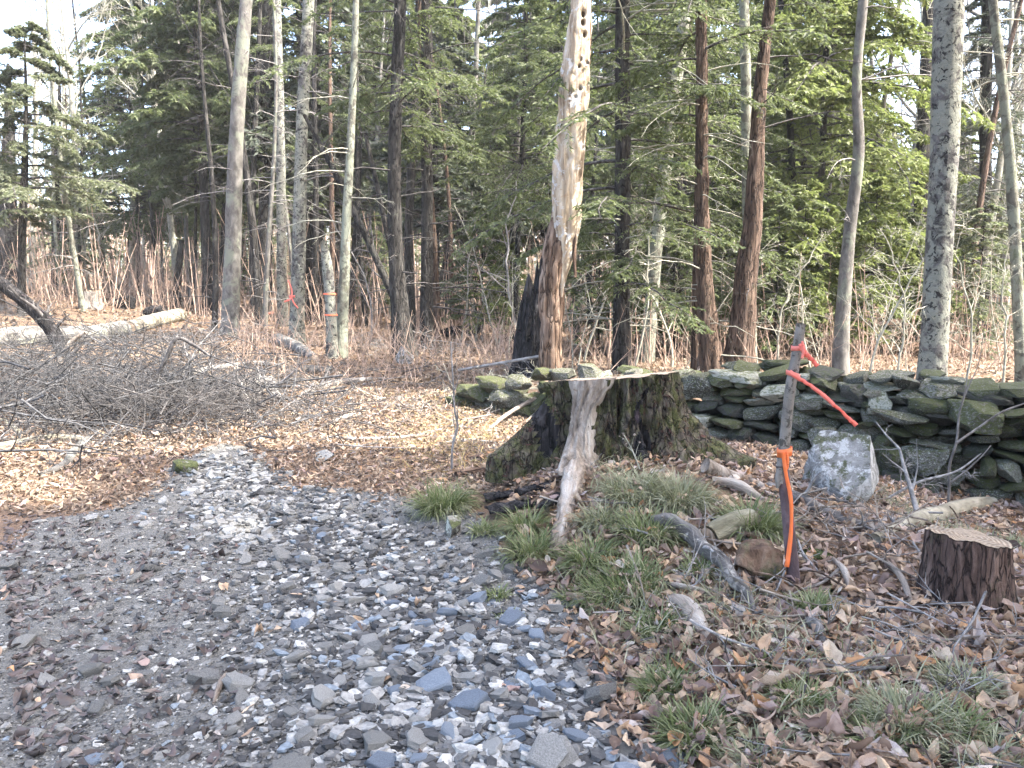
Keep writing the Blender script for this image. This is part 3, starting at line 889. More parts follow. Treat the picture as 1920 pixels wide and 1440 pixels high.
    # slabs of loose bark fallen at the left foot
    for i, (px, py, L, Wd, yaw) in enumerate(((985, 948, .50, .17, .30), (1020, 915, .40, .10, .5), (950, 930, .30, .12, .2), (1040, 940, .34, .08, 1.0))):
        b = G(px, py)
        n_ = 16
        u = np.linspace(-.5, .5, n_); w_ = np.linspace(-.5, .5, 6)
        Uu, Ww = np.meshgrid(u, w_)
        zz = .03 - .10 * Wd * Ww ** 2 * 2 + .03 * fbm(np.stack([Uu * 6, Ww * 5, Uu * 0 + i], -1), 3, i) + .05 * Uu
        top_ = np.stack([Uu * L, Ww * Wd * (1 - .5 * np.abs(Uu)), zz], -1)
        bot = top_ - np.array([0, 0, .015])
        VV = np.concatenate([top_.reshape(-1, 3), bot.reshape(-1, 3)])
        id_ = np.arange(6 * n_).reshape(6, n_)
        q1 = np.stack([id_[:-1, :-1], id_[:-1, 1:], id_[1:, 1:], id_[1:, :-1]], -1).reshape(-1, 4)
        edge = list(id_[0]) + list(id_[1:, -1]) + list(id_[-1, ::-1][1:]) + list(id_[::-1, 0][1:-1])
        q3_ = np.array([(edge[j], edge[j - 1], edge[j - 1] + 6 * n_, edge[j] + 6 * n_) for j in range(len(edge))])
        o = put("bark_slab", Geo().add(VV, np.concatenate([q1, q1[:, ::-1] + 6 * n_, q3_])).mesh("bark_slab", M['char']), None, b, (0, 0, yaw))
        tag(o, ["broad dark slab of fallen bark at the stump's left foot", "long narrow strip of dark bark leaning against the stump's bare wood", "small curled piece of bark left of the broad slab", "thin bark strip lying beside the bare wood root"][i], "bark slab")
    return root
big_stump()

M['rotmoss'] = bark("mossy_rotten_wood", (.05, .028, .018), (.16, .10, .065), (.30, .21, .15), 14, .5, moss=(.07, .09, .03), moss_amt=.48, bump=1.0, moss_scale=6)
def small_stump(label, px, py, wtop, wbase, hpx, mat, seed, tilt=(0, 0), sides=120):
    b = G(px, py); sc = b[1] / FPX
    rb, rt, H = wbase * sc / 2, wtop * sc / 2, hpx * sc
    b = b + np.array([0, rb * .8, -.03])
    root = thing("tree_stump", label, "stump", b)
    th = np.linspace(0, 2 * math.pi, sides, endpoint=False); h = np.linspace(-.06, 1, 40)
    A, Hh = np.meshgrid(th, h); hn = np.clip(Hh, 0, 1)
    rr = rt + (rb - rt) * np.exp(-hn / .35) * (1 + .5 * np.sin(4 * A + seed) + .3 * np.sin(7 * A))
    fur = np.stack([np.cos(A) * 8, np.sin(A) * 8, Hh * 1.2], -1)
    rr = rr * (1 + .10 * ((1 - np.abs(fbm(fur, 4, seed))) ** 2 - .5) + .05 * fbm(fur * .3, 3, seed + 3))
    X_, Y_ = rr * np.cos(A), rr * np.sin(A)
    Z_ = Hh * H + hn * (tilt[0] * X_ + tilt[1] * Y_)
    Z_ = Z_ + sstep(.8, 1, hn) * .07 * H * fbm(np.stack([np.cos(A) * 2.2, np.sin(A) * 2.2, A * 0], -1), 5, seed + 8)
    V = np.stack([X_, Y_, Z_], -1)
    idx = np.arange(40 * sides).reshape(40, sides); nx_ = np.roll(idx, -1, 1)
    put("bark", Geo().add(V.reshape(-1, 3), np.stack([idx[:-1], nx_[:-1], nx_[1:], idx[1:]], -1).reshape(-1, 4)).mesh("small_stump_bark", mat), root)
    rim = V[-1]; c = rim.mean(0); K = 9
    rings = [c + (rim - c) * k + np.array([0, 0, .004]) + np.stack([rim[:, 0] * 0, rim[:, 0] * 0, .010 * fbm((c + (rim - c) * k) * 14, 3, seed)], -1) * (k < .97) for k in np.linspace(.99, .03, K)]
    idx = np.arange(K * sides).reshape(K, sides); nx_ = np.roll(idx, -1, 1)
    put("cut_top", Geo().add(np.concatenate(rings), np.stack([idx[:-1], nx_[:-1], nx_[1:], idx[1:]], -1).reshape(-1, 4)).mesh("small_stump_top", M['cut_old']), root)
    return root
small_stump("short reddish barked stump with sloping cut top near the wall", 1846, 1152, 148, 180, 146, M['bark_red'], 4, (-.12, -.05))
small_stump("weathered grey stump in the far brown thicket on the left", 160, 580, 36, 48, 36, M['drywood'], 9, (.05, 0), 60)

def lump(label, px, py, wpx, hpx, mat, seed):
    b = G(px, py); sc = b[1] / FPX
    v_, f_ = rock(seed, ICO4, 9, .80, .26, 1.0, .6)
    o = put("rotten_stump", Geo().add(v_ * np.array([wpx * sc / 2, wpx * sc / 2.4, hpx * sc / 2]) + np.array([0, 0, hpx * sc * .4]), tris=f_).mesh("rotten_stump", mat), None, b)
    tag(o, label, "stump")
lump("low rotten dark stump beside the far grey stump", 232, 578, 40, 26, M['char'], 41)
lump("dark rotten stump end above the pale log on the left", 287, 594, 40, 24, M['char'], 42)
lump("eroded brown clump of rotten wood below the grass by the stake", 1418, 1085, 96, 84, M['rotmoss'], 43)
lump("dark rotten log lump in the sunlit brush beyond the paired trunks", 852, 630, 50, 22, M['char'], 44)
lump("second small dark lump right of the rotten log lump", 887, 630, 28, 24, M['char'], 45)

# ------------------------------------------------------------------ trees
NEED = {}
def diamonds(P0, D, L, Wd, rng, tiltk=.85):
    """flat needle-covered twiglets: one thin kite each"""
    n = len(P0)
    upv = np.array([0, 0, 1.0]) + tiltk * rng.normal(size=(n, 3))
    sd = norm(np.cross(D, upv))
    tip = P0 + D * L[:, None]
    tip[:, 2] -= L * .12
    mid = P0 + D * (L * .45)[:, None]
    k = (np.arange(n) % 2 * 2 - 1)[:, None]
    V = np.stack([P0 - sd * k * (Wd * .25)[:, None], P0 + D * (L * .35)[:, None] + sd * k * (Wd * .75)[:, None], tip], 1).reshape(-1, 3)
    return V, np.arange(n * 3).reshape(n, 3)

def hemlock(seed, axis, z0, H, Rm, nb, n1=34, n2=22, droop=.38, tw=(.05, .115), wd=.019, lenlo=.55, zcut=None):
    """boughs and needles round a trunk axis (function height -> xy). returns (boughs Geo, needles Geo)"""
    rng = np.random.default_rng(seed)
    z = z0 + (H - z0) * (np.arange(nb) + rng.random(nb)) / nb
    az = np.arange(nb) * 2.39996 + rng.normal(size=nb) * .5
    if zcut is not None:
        k = z < zcut; z, az = z[k], az[k]; nb = len(z)
    f = (z - z0) / (H - z0)
    L = Rm * (1 - f) ** .75 * rng.uniform(lenlo, 1.15, nb) + .25
    L = L * (.65 + .35 * sstep(0, .15, f))
    N = 11; s = np.linspace(0, 1, N)
    ax = np.array([axis(zz) for zz in z])
    ca, sa = np.cos(az), np.sin(az)
    up0 = rng.uniform(.02, .30, nb); dr = droop * rng.uniform(.6, 1.4, nb)
    P = np.zeros((nb, N, 3))
    bend = rng.normal(size=nb) * .25
    hor = s[None] * L[:, None] * .95
    aa = az[:, None] + bend[:, None] * s[None] ** 2
    P[..., 0] = ax[:, 0:1] + hor * np.cos(aa); P[..., 1] = ax[:, 1:2] + hor * np.sin(aa)
    P[..., 2] = z[:, None] + L[:, None] * (up0[:, None] * s[None] - dr[:, None] * s[None] ** 2)
    P += .02 * rng.normal(size=P.shape) * s[None, :, None]
    r0 = .008 + .007 * L
    Rr = r0[:, None] * np.linspace(1, .2, N)[None]
    gb, gn = Geo(), Geo()
    gb.add(*tubes(P, Rr, 4))
    C1, R1 = grow(P, Rr, n1, .16, 1.0, R_(58), .34, rng, N=6, up=-.09, wob=.08, planar=True, taper=.72, rk=.4, rmin=.0025)
    kk = [0, 2, 5] if zcut is not None and nb < 110 else [0, 5]
    gb.add(*tubes(C1[:, kk], R1[:, kk], 3))
    # twiglets
    M1, K, _ = C1.shape
    t = (np.arange(n2)[None] + rng.random((M1, n2))) / n2
    fx = t * (K - 1.001); i = fx.astype(int); fr = (fx - i)[..., None]; m = np.arange(M1)[:, None]
    p0 = C1[m, i] * (1 - fr) + C1[m, i + 1] * fr
    tan = norm(C1[m, i + 1] - C1[m, i])
    side = norm(np.cross(tan, np.array([0, 0, 1.0])) + 1e-6) * np.where(np.arange(n2) % 2 == 0, 1.0, -1.0)[None, :, None]
    a = R_(48) * rng.uniform(.5, 1.3, (M1, n2, 1))
    d = norm(tan * np.cos(a) + side * np.sin(a) + .22 * rng.normal(size=tan.shape) + np.array([0, 0, -.10]))
    ll = rng.uniform(*tw, (M1, n2)) * (1.15 - .5 * t)
    v_, f_ = diamonds(p0.reshape(-1, 3), d.reshape(-1, 3), ll.reshape(-1), ll.reshape(-1) * .12 + wd * rng.uniform(.7, 1.4, ll.size), rng); gn.add(v_, tris=f_)
    return gb, gn

def stubs(seed, axis, z0, z1, rad, n, Lr=(.25, 1.3), sub=4):
    """dead lower twigs on a trunk"""
    rng = np.random.default_rng(seed)
    z = rng.uniform(z0, z1, n); az = rng.random(n) * 6.283
    L = rng.uniform(*Lr, n)
    N = 7; s = np.linspace(0, 1, N)
    ax = np.array([axis(q) for q in z])
    P = np.zeros((n, N, 3)); b = rng.normal(size=n) * .4
    hor = s[None] * L[:, None]
    P[..., 0] = ax[:, :1] + (hor + rad * .6) * np.cos(az[:, None] + b[:, None] * s[None])
    P[..., 1] = ax[:, 1:] + (hor + rad * .6) * np.sin(az[:, None] + b[:, None] * s[None])
    P[..., 2] = z[:, None] + L[:, None] * (rng.uniform(-.1, .35, (n, 1)) * s[None] - rng.uniform(0, .5, (n, 1)) * s[None] ** 2)
    P += .03 * rng.normal(size=P.shape) * s[None, :, None]
    Rr = (.005 + .006 * L)[:, None] * np.linspace(1, .2, N)[None]
    g = Geo().add(*tubes(P, Rr, 4))
    if sub:
        C, R1 = grow(P, Rr, sub, .3, .95, R_(50), .45, rng, N=5, wob=.15, rk=.5, rmin=.002)
        g.add(*tubes(C, R1, 3))
        C2, R2 = grow(C, R1, 2, .3, .95, R_(50), .5, rng, N=4, wob=.15, rk=.6, rmin=.0018)
        g.add(*tubes(C2, R2, 3))
    return g

def px_axis(pts, extend=None):
    """pts (px,py,wpx) from the base upward -> (base xyz, function height-> xy (world), radius(height), top height)"""
    b = G(pts[0][0], pts[0][1])
    y = b[1]
    w = np.array([W(p[0], p[1], y) for p in pts]); w[0] = b
    r = np.array([p[2] for p in pts]) * y / FPX / 2
    zz, xx = w[:, 2], w[:, 0]
    order = np.argsort(zz); zz, xx, r = zz[order], xx[order], r[order]
    if extend and extend + b[2] > zz[-1]:
        sl = (xx[-1] - xx[-2]) / max(zz[-1] - zz[-2], .01)
        ze = b[2] + extend
        zz = np.append(zz, ze); xx = np.append(xx, xx[-1] + .5 * sl * (ze - zz[-2])); r = np.append(r, max(r[-1] * .35, .02))
    return b, y, zz, xx, r

def make_tree(name, label, pts, bark_key, extend=10, sides=14, rough=.10, seed=1, flare=.35, dead=None, crown=None, bare=None, groove=0.0, group=None, cat="tree", yoff=0.0, freq=(7, 7, 1.6)):
    b, y, zz, xx, r = px_axis(pts, extend)
    ds = .10 if y < 14 else .16
    n = int(max(12, (zz[-1] - zz[0]) / ds))
    z = np.linspace(zz[0] - .15, zz[-1], n)
    sp = spline(np.column_stack([xx, xx * 0, zz, r]), 200)
    x = np.interp(z, sp[:, 2], sp[:, 0]); rad = np.interp(z, sp[:, 2], np.maximum(sp[:, 3], .004))
    rad = rad * (1 + flare * np.exp(-np.clip(z - zz[0], 0, None) / .22))
    rs = np.random.default_rng(seed)
    wv = np.stack([z * .35, z * 0 + seed * 7.7, z * 0], -1)
    x = x + .03 * fbm(wv, 2, seed) * sstep(0, 1, z - zz[0]); yy = .05 * fbm(wv + 9, 2, seed + 1)
    path = np.stack([x, y + yy + yoff, z], -1)
    root = thing(name, label, cat, b, group)
    put("trunk", rough_tube(path, rad, sides, rough, seed, freq, groove).mesh("trunk", M[bark_key], off=b), root)
    axis = lambda h: np.array([np.interp(h + b[2], z, x) - b[0], np.interp(h + b[2], z, path[:, 1]) - b[1]])
    if dead:
        z0, z1, nd, Lr, mk = dead
        put("dead_twigs", stubs(seed + 50, axis, z0, z1, rad.mean(), nd, Lr).mesh("dead_twigs", M[mk], smooth=True), root)["kind"] = "stuff"
    if crown:
        gb, gn = hemlock(seed + 70, axis, zcut=1.5 + .385 * b[1] + 1.6 - b[2], **crown['p'])
        put("boughs", gb.mesh("boughs", M[crown.get('wood', 'twig_dark')]), root)
        put("crown", gn.mesh("crown", M[crown['mat']], smooth=False), root)
    if bare:
        rg = np.random.default_rng(seed + 90)
        P0 = (path - b)[None]; R0 = rad[None]
        k = int(len(path) * bare.get('from', .3))
        gg = Geo()
        P1, R1 = grow(P0[:, k:], R0[:, k:], bare.get('n', 10), 0, .97, R_(bare.get('ang', 48)), bare.get('ratio', .42), rg, N=8, up=.06, wob=.12, rk=.45, rmin=.006)
        P2, R2 = grow(P1, R1, 8, .15, 1, R_(42), .5, rg, N=6, up=.05, wob=.13, rmin=.004)
        P3, R3 = grow(P2, R2, 6, .15, 1, R_(40), .5, rg, N=5, up=.03, wob=.15, rmin=.0028)
        for p_, r_, s_ in ((P1, R1, 6), (P2, R2, 4), (P3, R3, 3)): gg.add(*tubes(p_, r_, s_))
        put("branches", gg.mesh("branches", M[bare.get('mat', bark_key)]), root)
    return root, b, path, rad

C = lambda mat, **p: dict(mat=mat, p=p)
make_tree("maple_tree", "straight smooth grey trunk left of the trunk cluster above the brush", [(432, 630, 33), (445, 250, 26), (462, 0, 22)], 'bark_grey', 12, seed=1, flare=.25, dead=(2, 7, 6, (.3, 1.2), 'twig'))
make_tree("hemlock_tree", "dark hemlock trunk just right of the smooth grey trunk", [(496, 598, 27), (500, 250, 25), (505, 0, 24)], 'bark_hemlock', 12, seed=2, dead=(1.5, 8, 26, (.4, 2.0), 'twig_dark'), crown=C('needle', z0=4.0, H=13, Rm=2.9, nb=56))
make_tree("maple_tree", "thin pale mottled trunk left of the grey trunk with coral tape", [(530, 612, 20), (527, 300, 16), (519, 0, 15)], 'bark_mottle', 12, seed=3, dead=(2, 7, 5, (.3, 1.0), 'twig'))
make_tree("maple_tree", "mottled grey trunk wearing coral tape beside the thin pale trunk", [(556, 645, 28), (566, 250, 22), (580, 0, 20)], 'bark_mottle', 12, seed=4, dead=(2, 8, 8, (.3, 1.4), 'twig'))
make_tree("hemlock_tree", "dark brown hemlock trunk behind the short orange banded post", [(600, 602, 27), (590, 300, 24), (588, 0, 22)], 'bark_hemlock', 12, seed=5, dead=(1, 8, 26, (.4, 2.0), 'twig_dark'), crown=C('needle', z0=4.0, H=13, Rm=2.8, nb=52))
make_tree("maple_tree", "slender lichen spotted trunk right beside the short banded post", [(638, 670, 24), (652, 420, 17), (662, 150, 13), (668, 0, 11)], 'bark_lichen', 10, seed=7, dead=(1.6, 6, 14, (.3, 1.6), 'twig_pale'))
make_tree("hemlock_tree", "thin dark stem just right of the lichen spotted trunk", [(657, 607, 11), (668, 420, 10), (674, 240, 8)], 'bark_hemlock', 7, sides=8, seed=8, dead=(1, 6, 16, (.3, 1.3), 'twig_dark'))
make_tree("hemlock_tree", "thickest dark trunk of the hemlock pair with dead twigs at its foot", [(757, 668, 44), (741, 440, 28), (740, 250, 25), (750, 0, 22)], 'bark_hemlock', 12, sides=18, seed=9, groove=.12, dead=(.5, 8, 40, (.4, 2.2), 'twig_dark'), crown=C('needle', z0=4.2, H=13, Rm=2.8, nb=44))
make_tree("hemlock_tree", "slim dark trunk squeezed between the two dark hemlock trunks", [(771, 640, 18), (768, 450, 16), (786, 0, 14)], 'bark_hemlock', 11, sides=10, seed=10, dead=(1, 7, 18, (.4, 1.6), 'twig_dark'))
make_tree("hemlock_tree", "straight dark trunk right of the hemlock pair with peeling pale scar", [(800, 655, 26), (800, 350, 22), (800, 0, 20)], 'bark_hemlock', 12, seed=11, groove=.1, dead=(.8, 8, 40, (.4, 2.4), 'twig_dark'), crown=C('needle', z0=4.2, H=13, Rm=2.8, nb=44))
make_tree("hemlock_tree", "thin dark leaning stem at the right of the paired trunks", [(815, 605, 11), (828, 520, 10), (842, 455, 8), (852, 380, 6)], 'bark_hemlock', 4, sides=8, seed=12)
make_tree("hemlock_tree", "tall dark hemlock just right of the broken pale snag", [(1165, 698, 34), (1166, 400, 30), (1165, 0, 27)], 'bark_hemlock', 12, sides=16, seed=15, groove=.1, dead=(.6, 8, 40, (.4, 2.2), 'twig_pale'), crown=C('needle', z0=1.3, H=13, Rm=3.0, nb=76))
make_tree("birch_tree", "pale lichened trunk leaning right between the dark hemlock and brown trunks", [(1212, 678, 26), (1235, 420, 24), (1256, 250, 22), (1288, 0, 20)], 'bark_lichen', 10, seed=16, dead=(1.2, 6, 18, (.3, 1.8), 'twig_pale'), freq=(12, 12, 5), rough=.2)
make_tree("cedar_tree", "thin straight brown stem left of the vine covered brown trunk", [(1302, 700, 14), (1303, 480, 12), (1304, 380, 10)], 'bark_brown', 5, sides=8, seed=17)
make_tree("cedar_tree", "stringy brown trunk wrapped in vines behind the wall", [(1335, 705, 48), (1327, 600, 40), (1321, 480, 31), (1318, 300, 25), (1314, 0, 22)], 'bark_brown', 11, sides=24, seed=18, flare=.5, groove=.25, dead=(.3, 6, 34, (.3, 1.6), 'twig_pale'), crown=C('needle', z0=3.2, H=12, Rm=2.4, nb=34))
make_tree("maple_tree", "broad brown trunk right of the vine covered trunk behind the wall", [(1384, 705, 58), (1398, 520, 44), (1412, 380, 34), (1424, 180, 25), (1446, 0, 21)], 'bark_brown', 11, sides=24, seed=19, flare=.5, groove=.1, dead=(1.2, 6, 10, (.3, 1.5), 'twig_dark'))
make_tree("maple_tree", "grey upper trunk standing behind the broad brown trunk", [(1410, 690, 18), (1402, 380, 20), (1398, 200, 19), (1392, 0, 18)], 'bark_lichen', 11, seed=20)
make_tree("maple_tree", "wavy smooth trunk rising beyond the taped stake", [(1572, 705, 30), (1592, 440, 22), (1609, 270, 20), (1604, 170, 17), (1616, 0, 17)], 'bark_grey', 10, seed=21, dead=(2, 6, 8, (.3, 1.6), 'twig'))
make_tree("maple_tree", "big blotchy grey trunk right behind the stone wall", [(1742, 738, 50), (1752, 560, 47), (1765, 380, 47), (1774, 200, 49), (1778, 0, 50)], 'bark_mottle', 10, sides=24, seed=22, rough=.07, flare=.2, dead=(1.0, 5, 5, (.3, .9), 'twig_pale'))
make_tree("hemlock_tree", "dark trunk half hidden behind the big blotchy trunk", [(1714, 640, 22), (1732, 250, 22), (1742, 0, 20)], 'bark_hemlock', 12, seed=23, dead=(1, 8, 30, (.4, 2.0), 'twig'))
make_tree("maple_tree", "slim trunk bending right at the photo's right edge", [(1918, 720, 20), (1905, 480, 20), (1886, 230, 17), (1858, 0, 15)], 'bark_lichen', 10, seed=24, dead=(1.5, 6, 12, (.3, 1.2), 'twig_pale'))
make_tree("hemlock_tree", "stout dark trunk at the far left edge beyond the brush", [(14, 500, 28), (15, 340, 27), (18, 200, 14)], 'bark_hemlock', 7.5, seed=25, dead=(2, 9, 20, (.4, 1.8), 'twig'))
make_tree("hemlock_tree", "thin dark trunk right of the stout trunk at far left", [(100, 495, 14), (106, 300, 12), (112, 200, 6)], 'bark_hemlock', 8, sides=10, seed=26, dead=(2, 8, 14, (.4, 1.6), 'twig'))
make_tree("hemlock_tree", "young trunk under the big dark hemlock crown on the left", [(242, 545, 15), (250, 400, 14), (262, 100, 11)], 'bark_hemlock', 13, sides=10, seed=27, crown=C('needle', z0=2.5, H=15, Rm=4.9, nb=200, n1=34, n2=18, tw=(.10, .20), wd=.050))
make_tree("hemlock_tree", "broken topped dark stem in the brush left of the grey trunk", [(330, 575, 14), (336, 500, 13), (341, 450, 9)], 'bark_hemlock', None, sides=10, seed=28)
make_tree("hemlock_tree", "thin stem leftmost of the three behind the grey trunk", [(364, 572, 7), (366, 470, 6), (366, 380, 5)], 'bark_hemlock', 6, sides=8, seed=29, crown=C('needle', z0=3.2, H=12, Rm=3.4, nb=60, tw=(.10, .20), wd=.045))
make_tree("hemlock_tree", "middle dark trunk of the three behind the grey trunk", [(400, 562, 13), (404, 470, 12), (410, 300, 11)], 'bark_hemlock', 11, sides=10, seed=30, crown=C('needle', z0=3.4, H=13, Rm=3.6, nb=60, tw=(.10, .20), wd=.045))
make_tree("hemlock_tree", "dark trunk almost touching the smooth grey trunk", [(417, 575, 15), (420, 470, 13), (424, 300, 12)], 'bark_hemlock', 11, sides=10, seed=31)
make_tree("hemlock_tree", "bright yellow green young hemlock with low boughs behind the wavy trunk", [(1530, 650, 14), (1540, 400, 13), (1552, 0, 9)], 'bark_hemlock', 11, sides=10, seed=32, crown=C('needle_lime', z0=1.0, H=12.5, Rm=4.3, nb=140, n1=32, n2=18, tw=(.09, .18), wd=.044))
make_tree("hemlock_tree", "hemlock with dark boughs against the sky left of the snag", [(962, 640, 12), (975, 400, 10), (985, 100, 8)], 'bark_hemlock', 10, sides=8, seed=33, crown=C('needle', z0=3.0, H=9.0, Rm=3.2, nb=76, n2=20))
make_tree("hemlock_tree", "greyish hemlock behind the slim trunk at right edge", [(1850, 640, 22), (1850, 300, 20), (1852, 0, 18)], 'bark_hemlock', 12, seed=34, dead=(.8, 7, 40, (.4, 2.4), 'twig_pale'), crown=C('needle_grey', z0=2.8, H=9, Rm=2.8, nb=50))
make_tree("hemlock_tree", "green hemlock with spreading boughs right of the leaning lichened trunk", [(1270, 660, 20), (1272, 300, 18), (1275, 0, 16)], 'bark_hemlock', 12, seed=35, dead=(1.0, 7, 30, (.4, 2.0), 'twig_pale'), crown=C('needle', z0=1.2, H=12, Rm=3.4, nb=84))
make_tree("hemlock_tree", "pale green young hemlock behind the far left trunks", [(40, 592, 14), (46, 300, 12), (48, 200, 7)], 'bark_hemlock', 6.8, sides=8, seed=36, crown=C('needle_pale', z0=2.4, H=7.2, Rm=3.2, nb=40, tw=(.08, .16), wd=.035, lenlo=.25))

# the short banded post among the left trunks
root, b, path, rad = make_tree("dead_tree", "short broken grey post with orange painted bands", [(623, 672, 22), (618, 560, 20), (612, 490, 19), (606, 452, 12)], 'bark_mottle', None, seed=6, flare=.2)
for (py, wp) in ((581, 21), (559, 21)):
    k = int(np.argmin(np.abs(path[:, 2] - W(618, py, b[1])[2])))
    P = np.stack([path[k] - [0, 0, .014], path[k] + [0, 0, .014]])
    put("paint_band", Geo().add(*tubes(P, np.full(2, wp * b[1] / FPX / 2 * 1.12), 20)).mesh("paint_band", M['paint_orange'], off=b), root)

# broken snag: rotten foot, pale upper pole ending in a long splinter
b = G(1030, 712); yS = b[1]
snag = thing("dead_tree", "tall broken snag of pale bare wood with rotten brown foot", "dead tree", b)
def px_path(pts, y, n): 
    a = np.array([[*W(p[0], p[1], y), p[2] * y / FPX / 2] for p in pts]); return spline(a, n)
sp = px_path([(1034, 722, 44), (1034, 640, 42), (1034, 540, 44), (1046, 450, 42), (1058, 385, 40), (1066, 330, 18)], yS, 90)
put("rotten_foot", rough_tube(sp[:, :3], sp[:, 3], 28, .45, 61, (9, 9, 1.4), .2).mesh("rotten_foot", M['rot'], off=b), snag)
sp = px_path([(1051, 566, 3), (1054, 520, 18), (1060, 470, 38), (1062, 410, 52), (1064, 350, 56), (1070, 270, 57), (1076, 180, 54), (1082, 100, 49), (1088, 30, 43), (1091, -40, 30), (1096, -110, 6)], yS - .04, 300)
tube_g = rough_tube(sp[:, :3], sp[:, 3], 60, .20, 62, (11, 11, 1.2), .16)
Vp = tube_g.v[0]
for (px, py, rr_, dp) in ((1092, 32, .022, .13), (1091, 48, .022, .13), (1094, 70, .018, .12), (1088, 118, .012, .10), (1100, 122, .012, .10), (1084, 131, .011, .10), (1087, 172, .012, .09), (1077, 188, .011, .09), (1056, 262, .05, .05), (1065, 300, .03, .05)):
    c = W(px, py, yS - .04)
    d2 = ((Vp[:, 0] - c[0]) / rr_) ** 2 + ((Vp[:, 2] - c[2]) / (rr_ * 1.6)) ** 2
    Vp[:, 1] += np.where(Vp[:, 1] < yS - .04, dp * np.exp(-d2), 0)
put("bare_pole", tube_g.mesh("bare_pole", M['snag'], off=b), snag)
sp = px_path([(1080, 520, 5), (1078, 450, 9), (1081, 400, 8), (1090, 300, 5)], yS - .12, 40)
put("bark_strip", rough_tube(sp[:, :3] + np.array([-.01, 0, 0]), sp[:, 3], 8, .4, 63).mesh("bark_strip", M['rot'], off=b), snag)
sp = px_path([(1105, 120, 4), (1106, 60, 7), (1104, 0, 8), (1102, -60, 6)], yS - .05, 30)
put("bark_strip", rough_tube(sp[:, :3], sp[:, 3], 8, .4, 64).mesh("bark_strip", M['rot'], off=b), snag)
# black rotten stub at its foot
b = G(1000, 705)
stub = thing("dead_tree", "short jagged black rotten stub leaning on the pale snag", "dead tree", b)
th = np.linspace(0, 2 * math.pi, 60, endpoint=False); Hs = np.linspace(-.1, 1, 40); sc = b[1] / FPX
jag = .85 + .30 * np.exp(-((th - R_(60)) / .9) ** 2) + .30 * fbm(np.stack([np.cos(th) * 4, np.sin(th) * 4, th * 0], -1), 3, 5)
A, Hh = np.meshgrid(th, Hs)
ht = 178 * sc
rr = (36 * sc) * (1 + .25 * np.exp(-np.clip(Hh, 0, 1) / .15)) * (1 - .45 * np.clip(Hh, 0, 1) ** 2)
fur = np.stack([np.cos(A) * 6, np.sin(A) * 6, Hh * 1.5], -1)
rr = rr * (1 + .35 * fbm(fur, 4, 31))
Vb = np.stack([rr * np.cos(A) + .12 * np.clip(Hh, 0, 1) ** 2 * .8, rr * np.sin(A), Hh * ht * np.where(Hh > 0, jag[None] * 1.1, 1)], -1)
idx = np.arange(40 * 60).reshape(40, 60); nx_ = np.roll(idx, -1, 1)
gg = Geo().add(Vb.reshape(-1, 3), np.stack([idx[:-1], nx_[:-1], nx_[1:], idx[1:]], -1).reshape(-1, 4))
gg.add(np.concatenate([Vb[-1], [Vb[-1].mean(0) - [0, 0, .35]]]), tris=[(j, (j + 1) % 60, 60) for j in range(60)])
put("shell", gg.mesh("black_stub", M['char']), stub)
sp = px_path([(1018, 600, 14), (1022, 560, 18), (1024, 530, 12), (1020, 515, 4)], b[1] - .05, 30)
put("splinter", rough_tube(sp[:, :3], sp[:, 3], 12, .4, 66).mesh("splinter", M['char'], off=b), stub)

# ------------------------------------------------------------------ taped stake
b = G(1490, 1096); yS = b[1]
stake = thing("stake", "upright sapling stake tied with orange and coral tape", "stake", b)
sp_low = px_path([(1490, 1108, 25), (1482, 1020, 23), (1472, 920, 22), (1466, 872, 24)], yS, 40)
put("lower_stem", rough_tube(sp_low[:, :3], sp_low[:, 3], 16, .10, 81, (20, 20, 8)).mesh("lower_stem", M['stakelow'], off=b), stake)
sp_up = px_path([(1462, 905, 17), (1467, 870, 21), (1473, 810, 20), (1481, 735, 20), (1494, 660, 19), (1502, 606, 18)], yS - .004, 60)
put("upper_stem", rough_tube(sp_up[:, :3], sp_up[:, 3], 16, .07, 82, (20, 20, 8)).mesh("upper_stem", M['stake'], off=b), stake)
sp = px_path([(1458, 915, 6), (1461, 893, 15), (1466, 872, 12)], yS - .01, 14)
put("knot", rough_tube(sp[:, :3], sp[:, 3], 12, .3, 83).mesh("stake_knot", M['stake'], off=b), stake)

def ribbon(pts, y, wpx, twist, n=40, dy=None, fl=.0, seed=0):
    """thin strip along pixel points with twist (radians list)"""
    a = np.array([[*W(p[0], p[1], y + (dy[i] if dy else 0))] for i, p in enumerate(pts)])
    c = spline(a, n); t = norm(np.gradient(c, axis=0))
    tw = np.interp(np.linspace(0, 1, n), np.linspace(0, 1, len(twist)), twist)
    s0 = norm(np.cross(t, np.array([0, 1.0, 0]))); s1 = np.cross(t, s0)
    sd = s0 * np.cos(tw)[:, None] + s1 * np.sin(tw)[:, None]; nn = np.cross(t, sd)
    wd = np.interp(np.linspace(0, 1, n), np.linspace(0, 1, len(wpx)), wpx) * y / FPX / 2 * .66
    th_ = .0006
    q = np.stack([np.linspace(0, 7, n), np.full(n, seed * 3.3), np.zeros(n)], -1)
    c = c + nn * ((fl + .003) * fbm(q * 3, 3, seed))[:, None]; sd = norm(sd + .35 * nn * fbm(q * 2.3 + 5, 2, seed + 1)[:, None])
    VV = np.stack([c + sd * wd[:, None] + nn * th_, c - sd * wd[:, None] + nn * th_, c - sd * wd[:, None] - nn * th_, c + sd * wd[:, None] - nn * th_], 1)
    idx = np.arange(n * 4).reshape(n, 4); nx_ = np.roll(idx, -1, 1)
    g = Geo().add(VV.reshape(-1, 3), np.concatenate([np.stack([idx[:-1], nx_[:-1], nx_[1:], idx[1:]], -1).reshape(-1, 4), idx[:1, ::-1], idx[-1:]]))
    return g
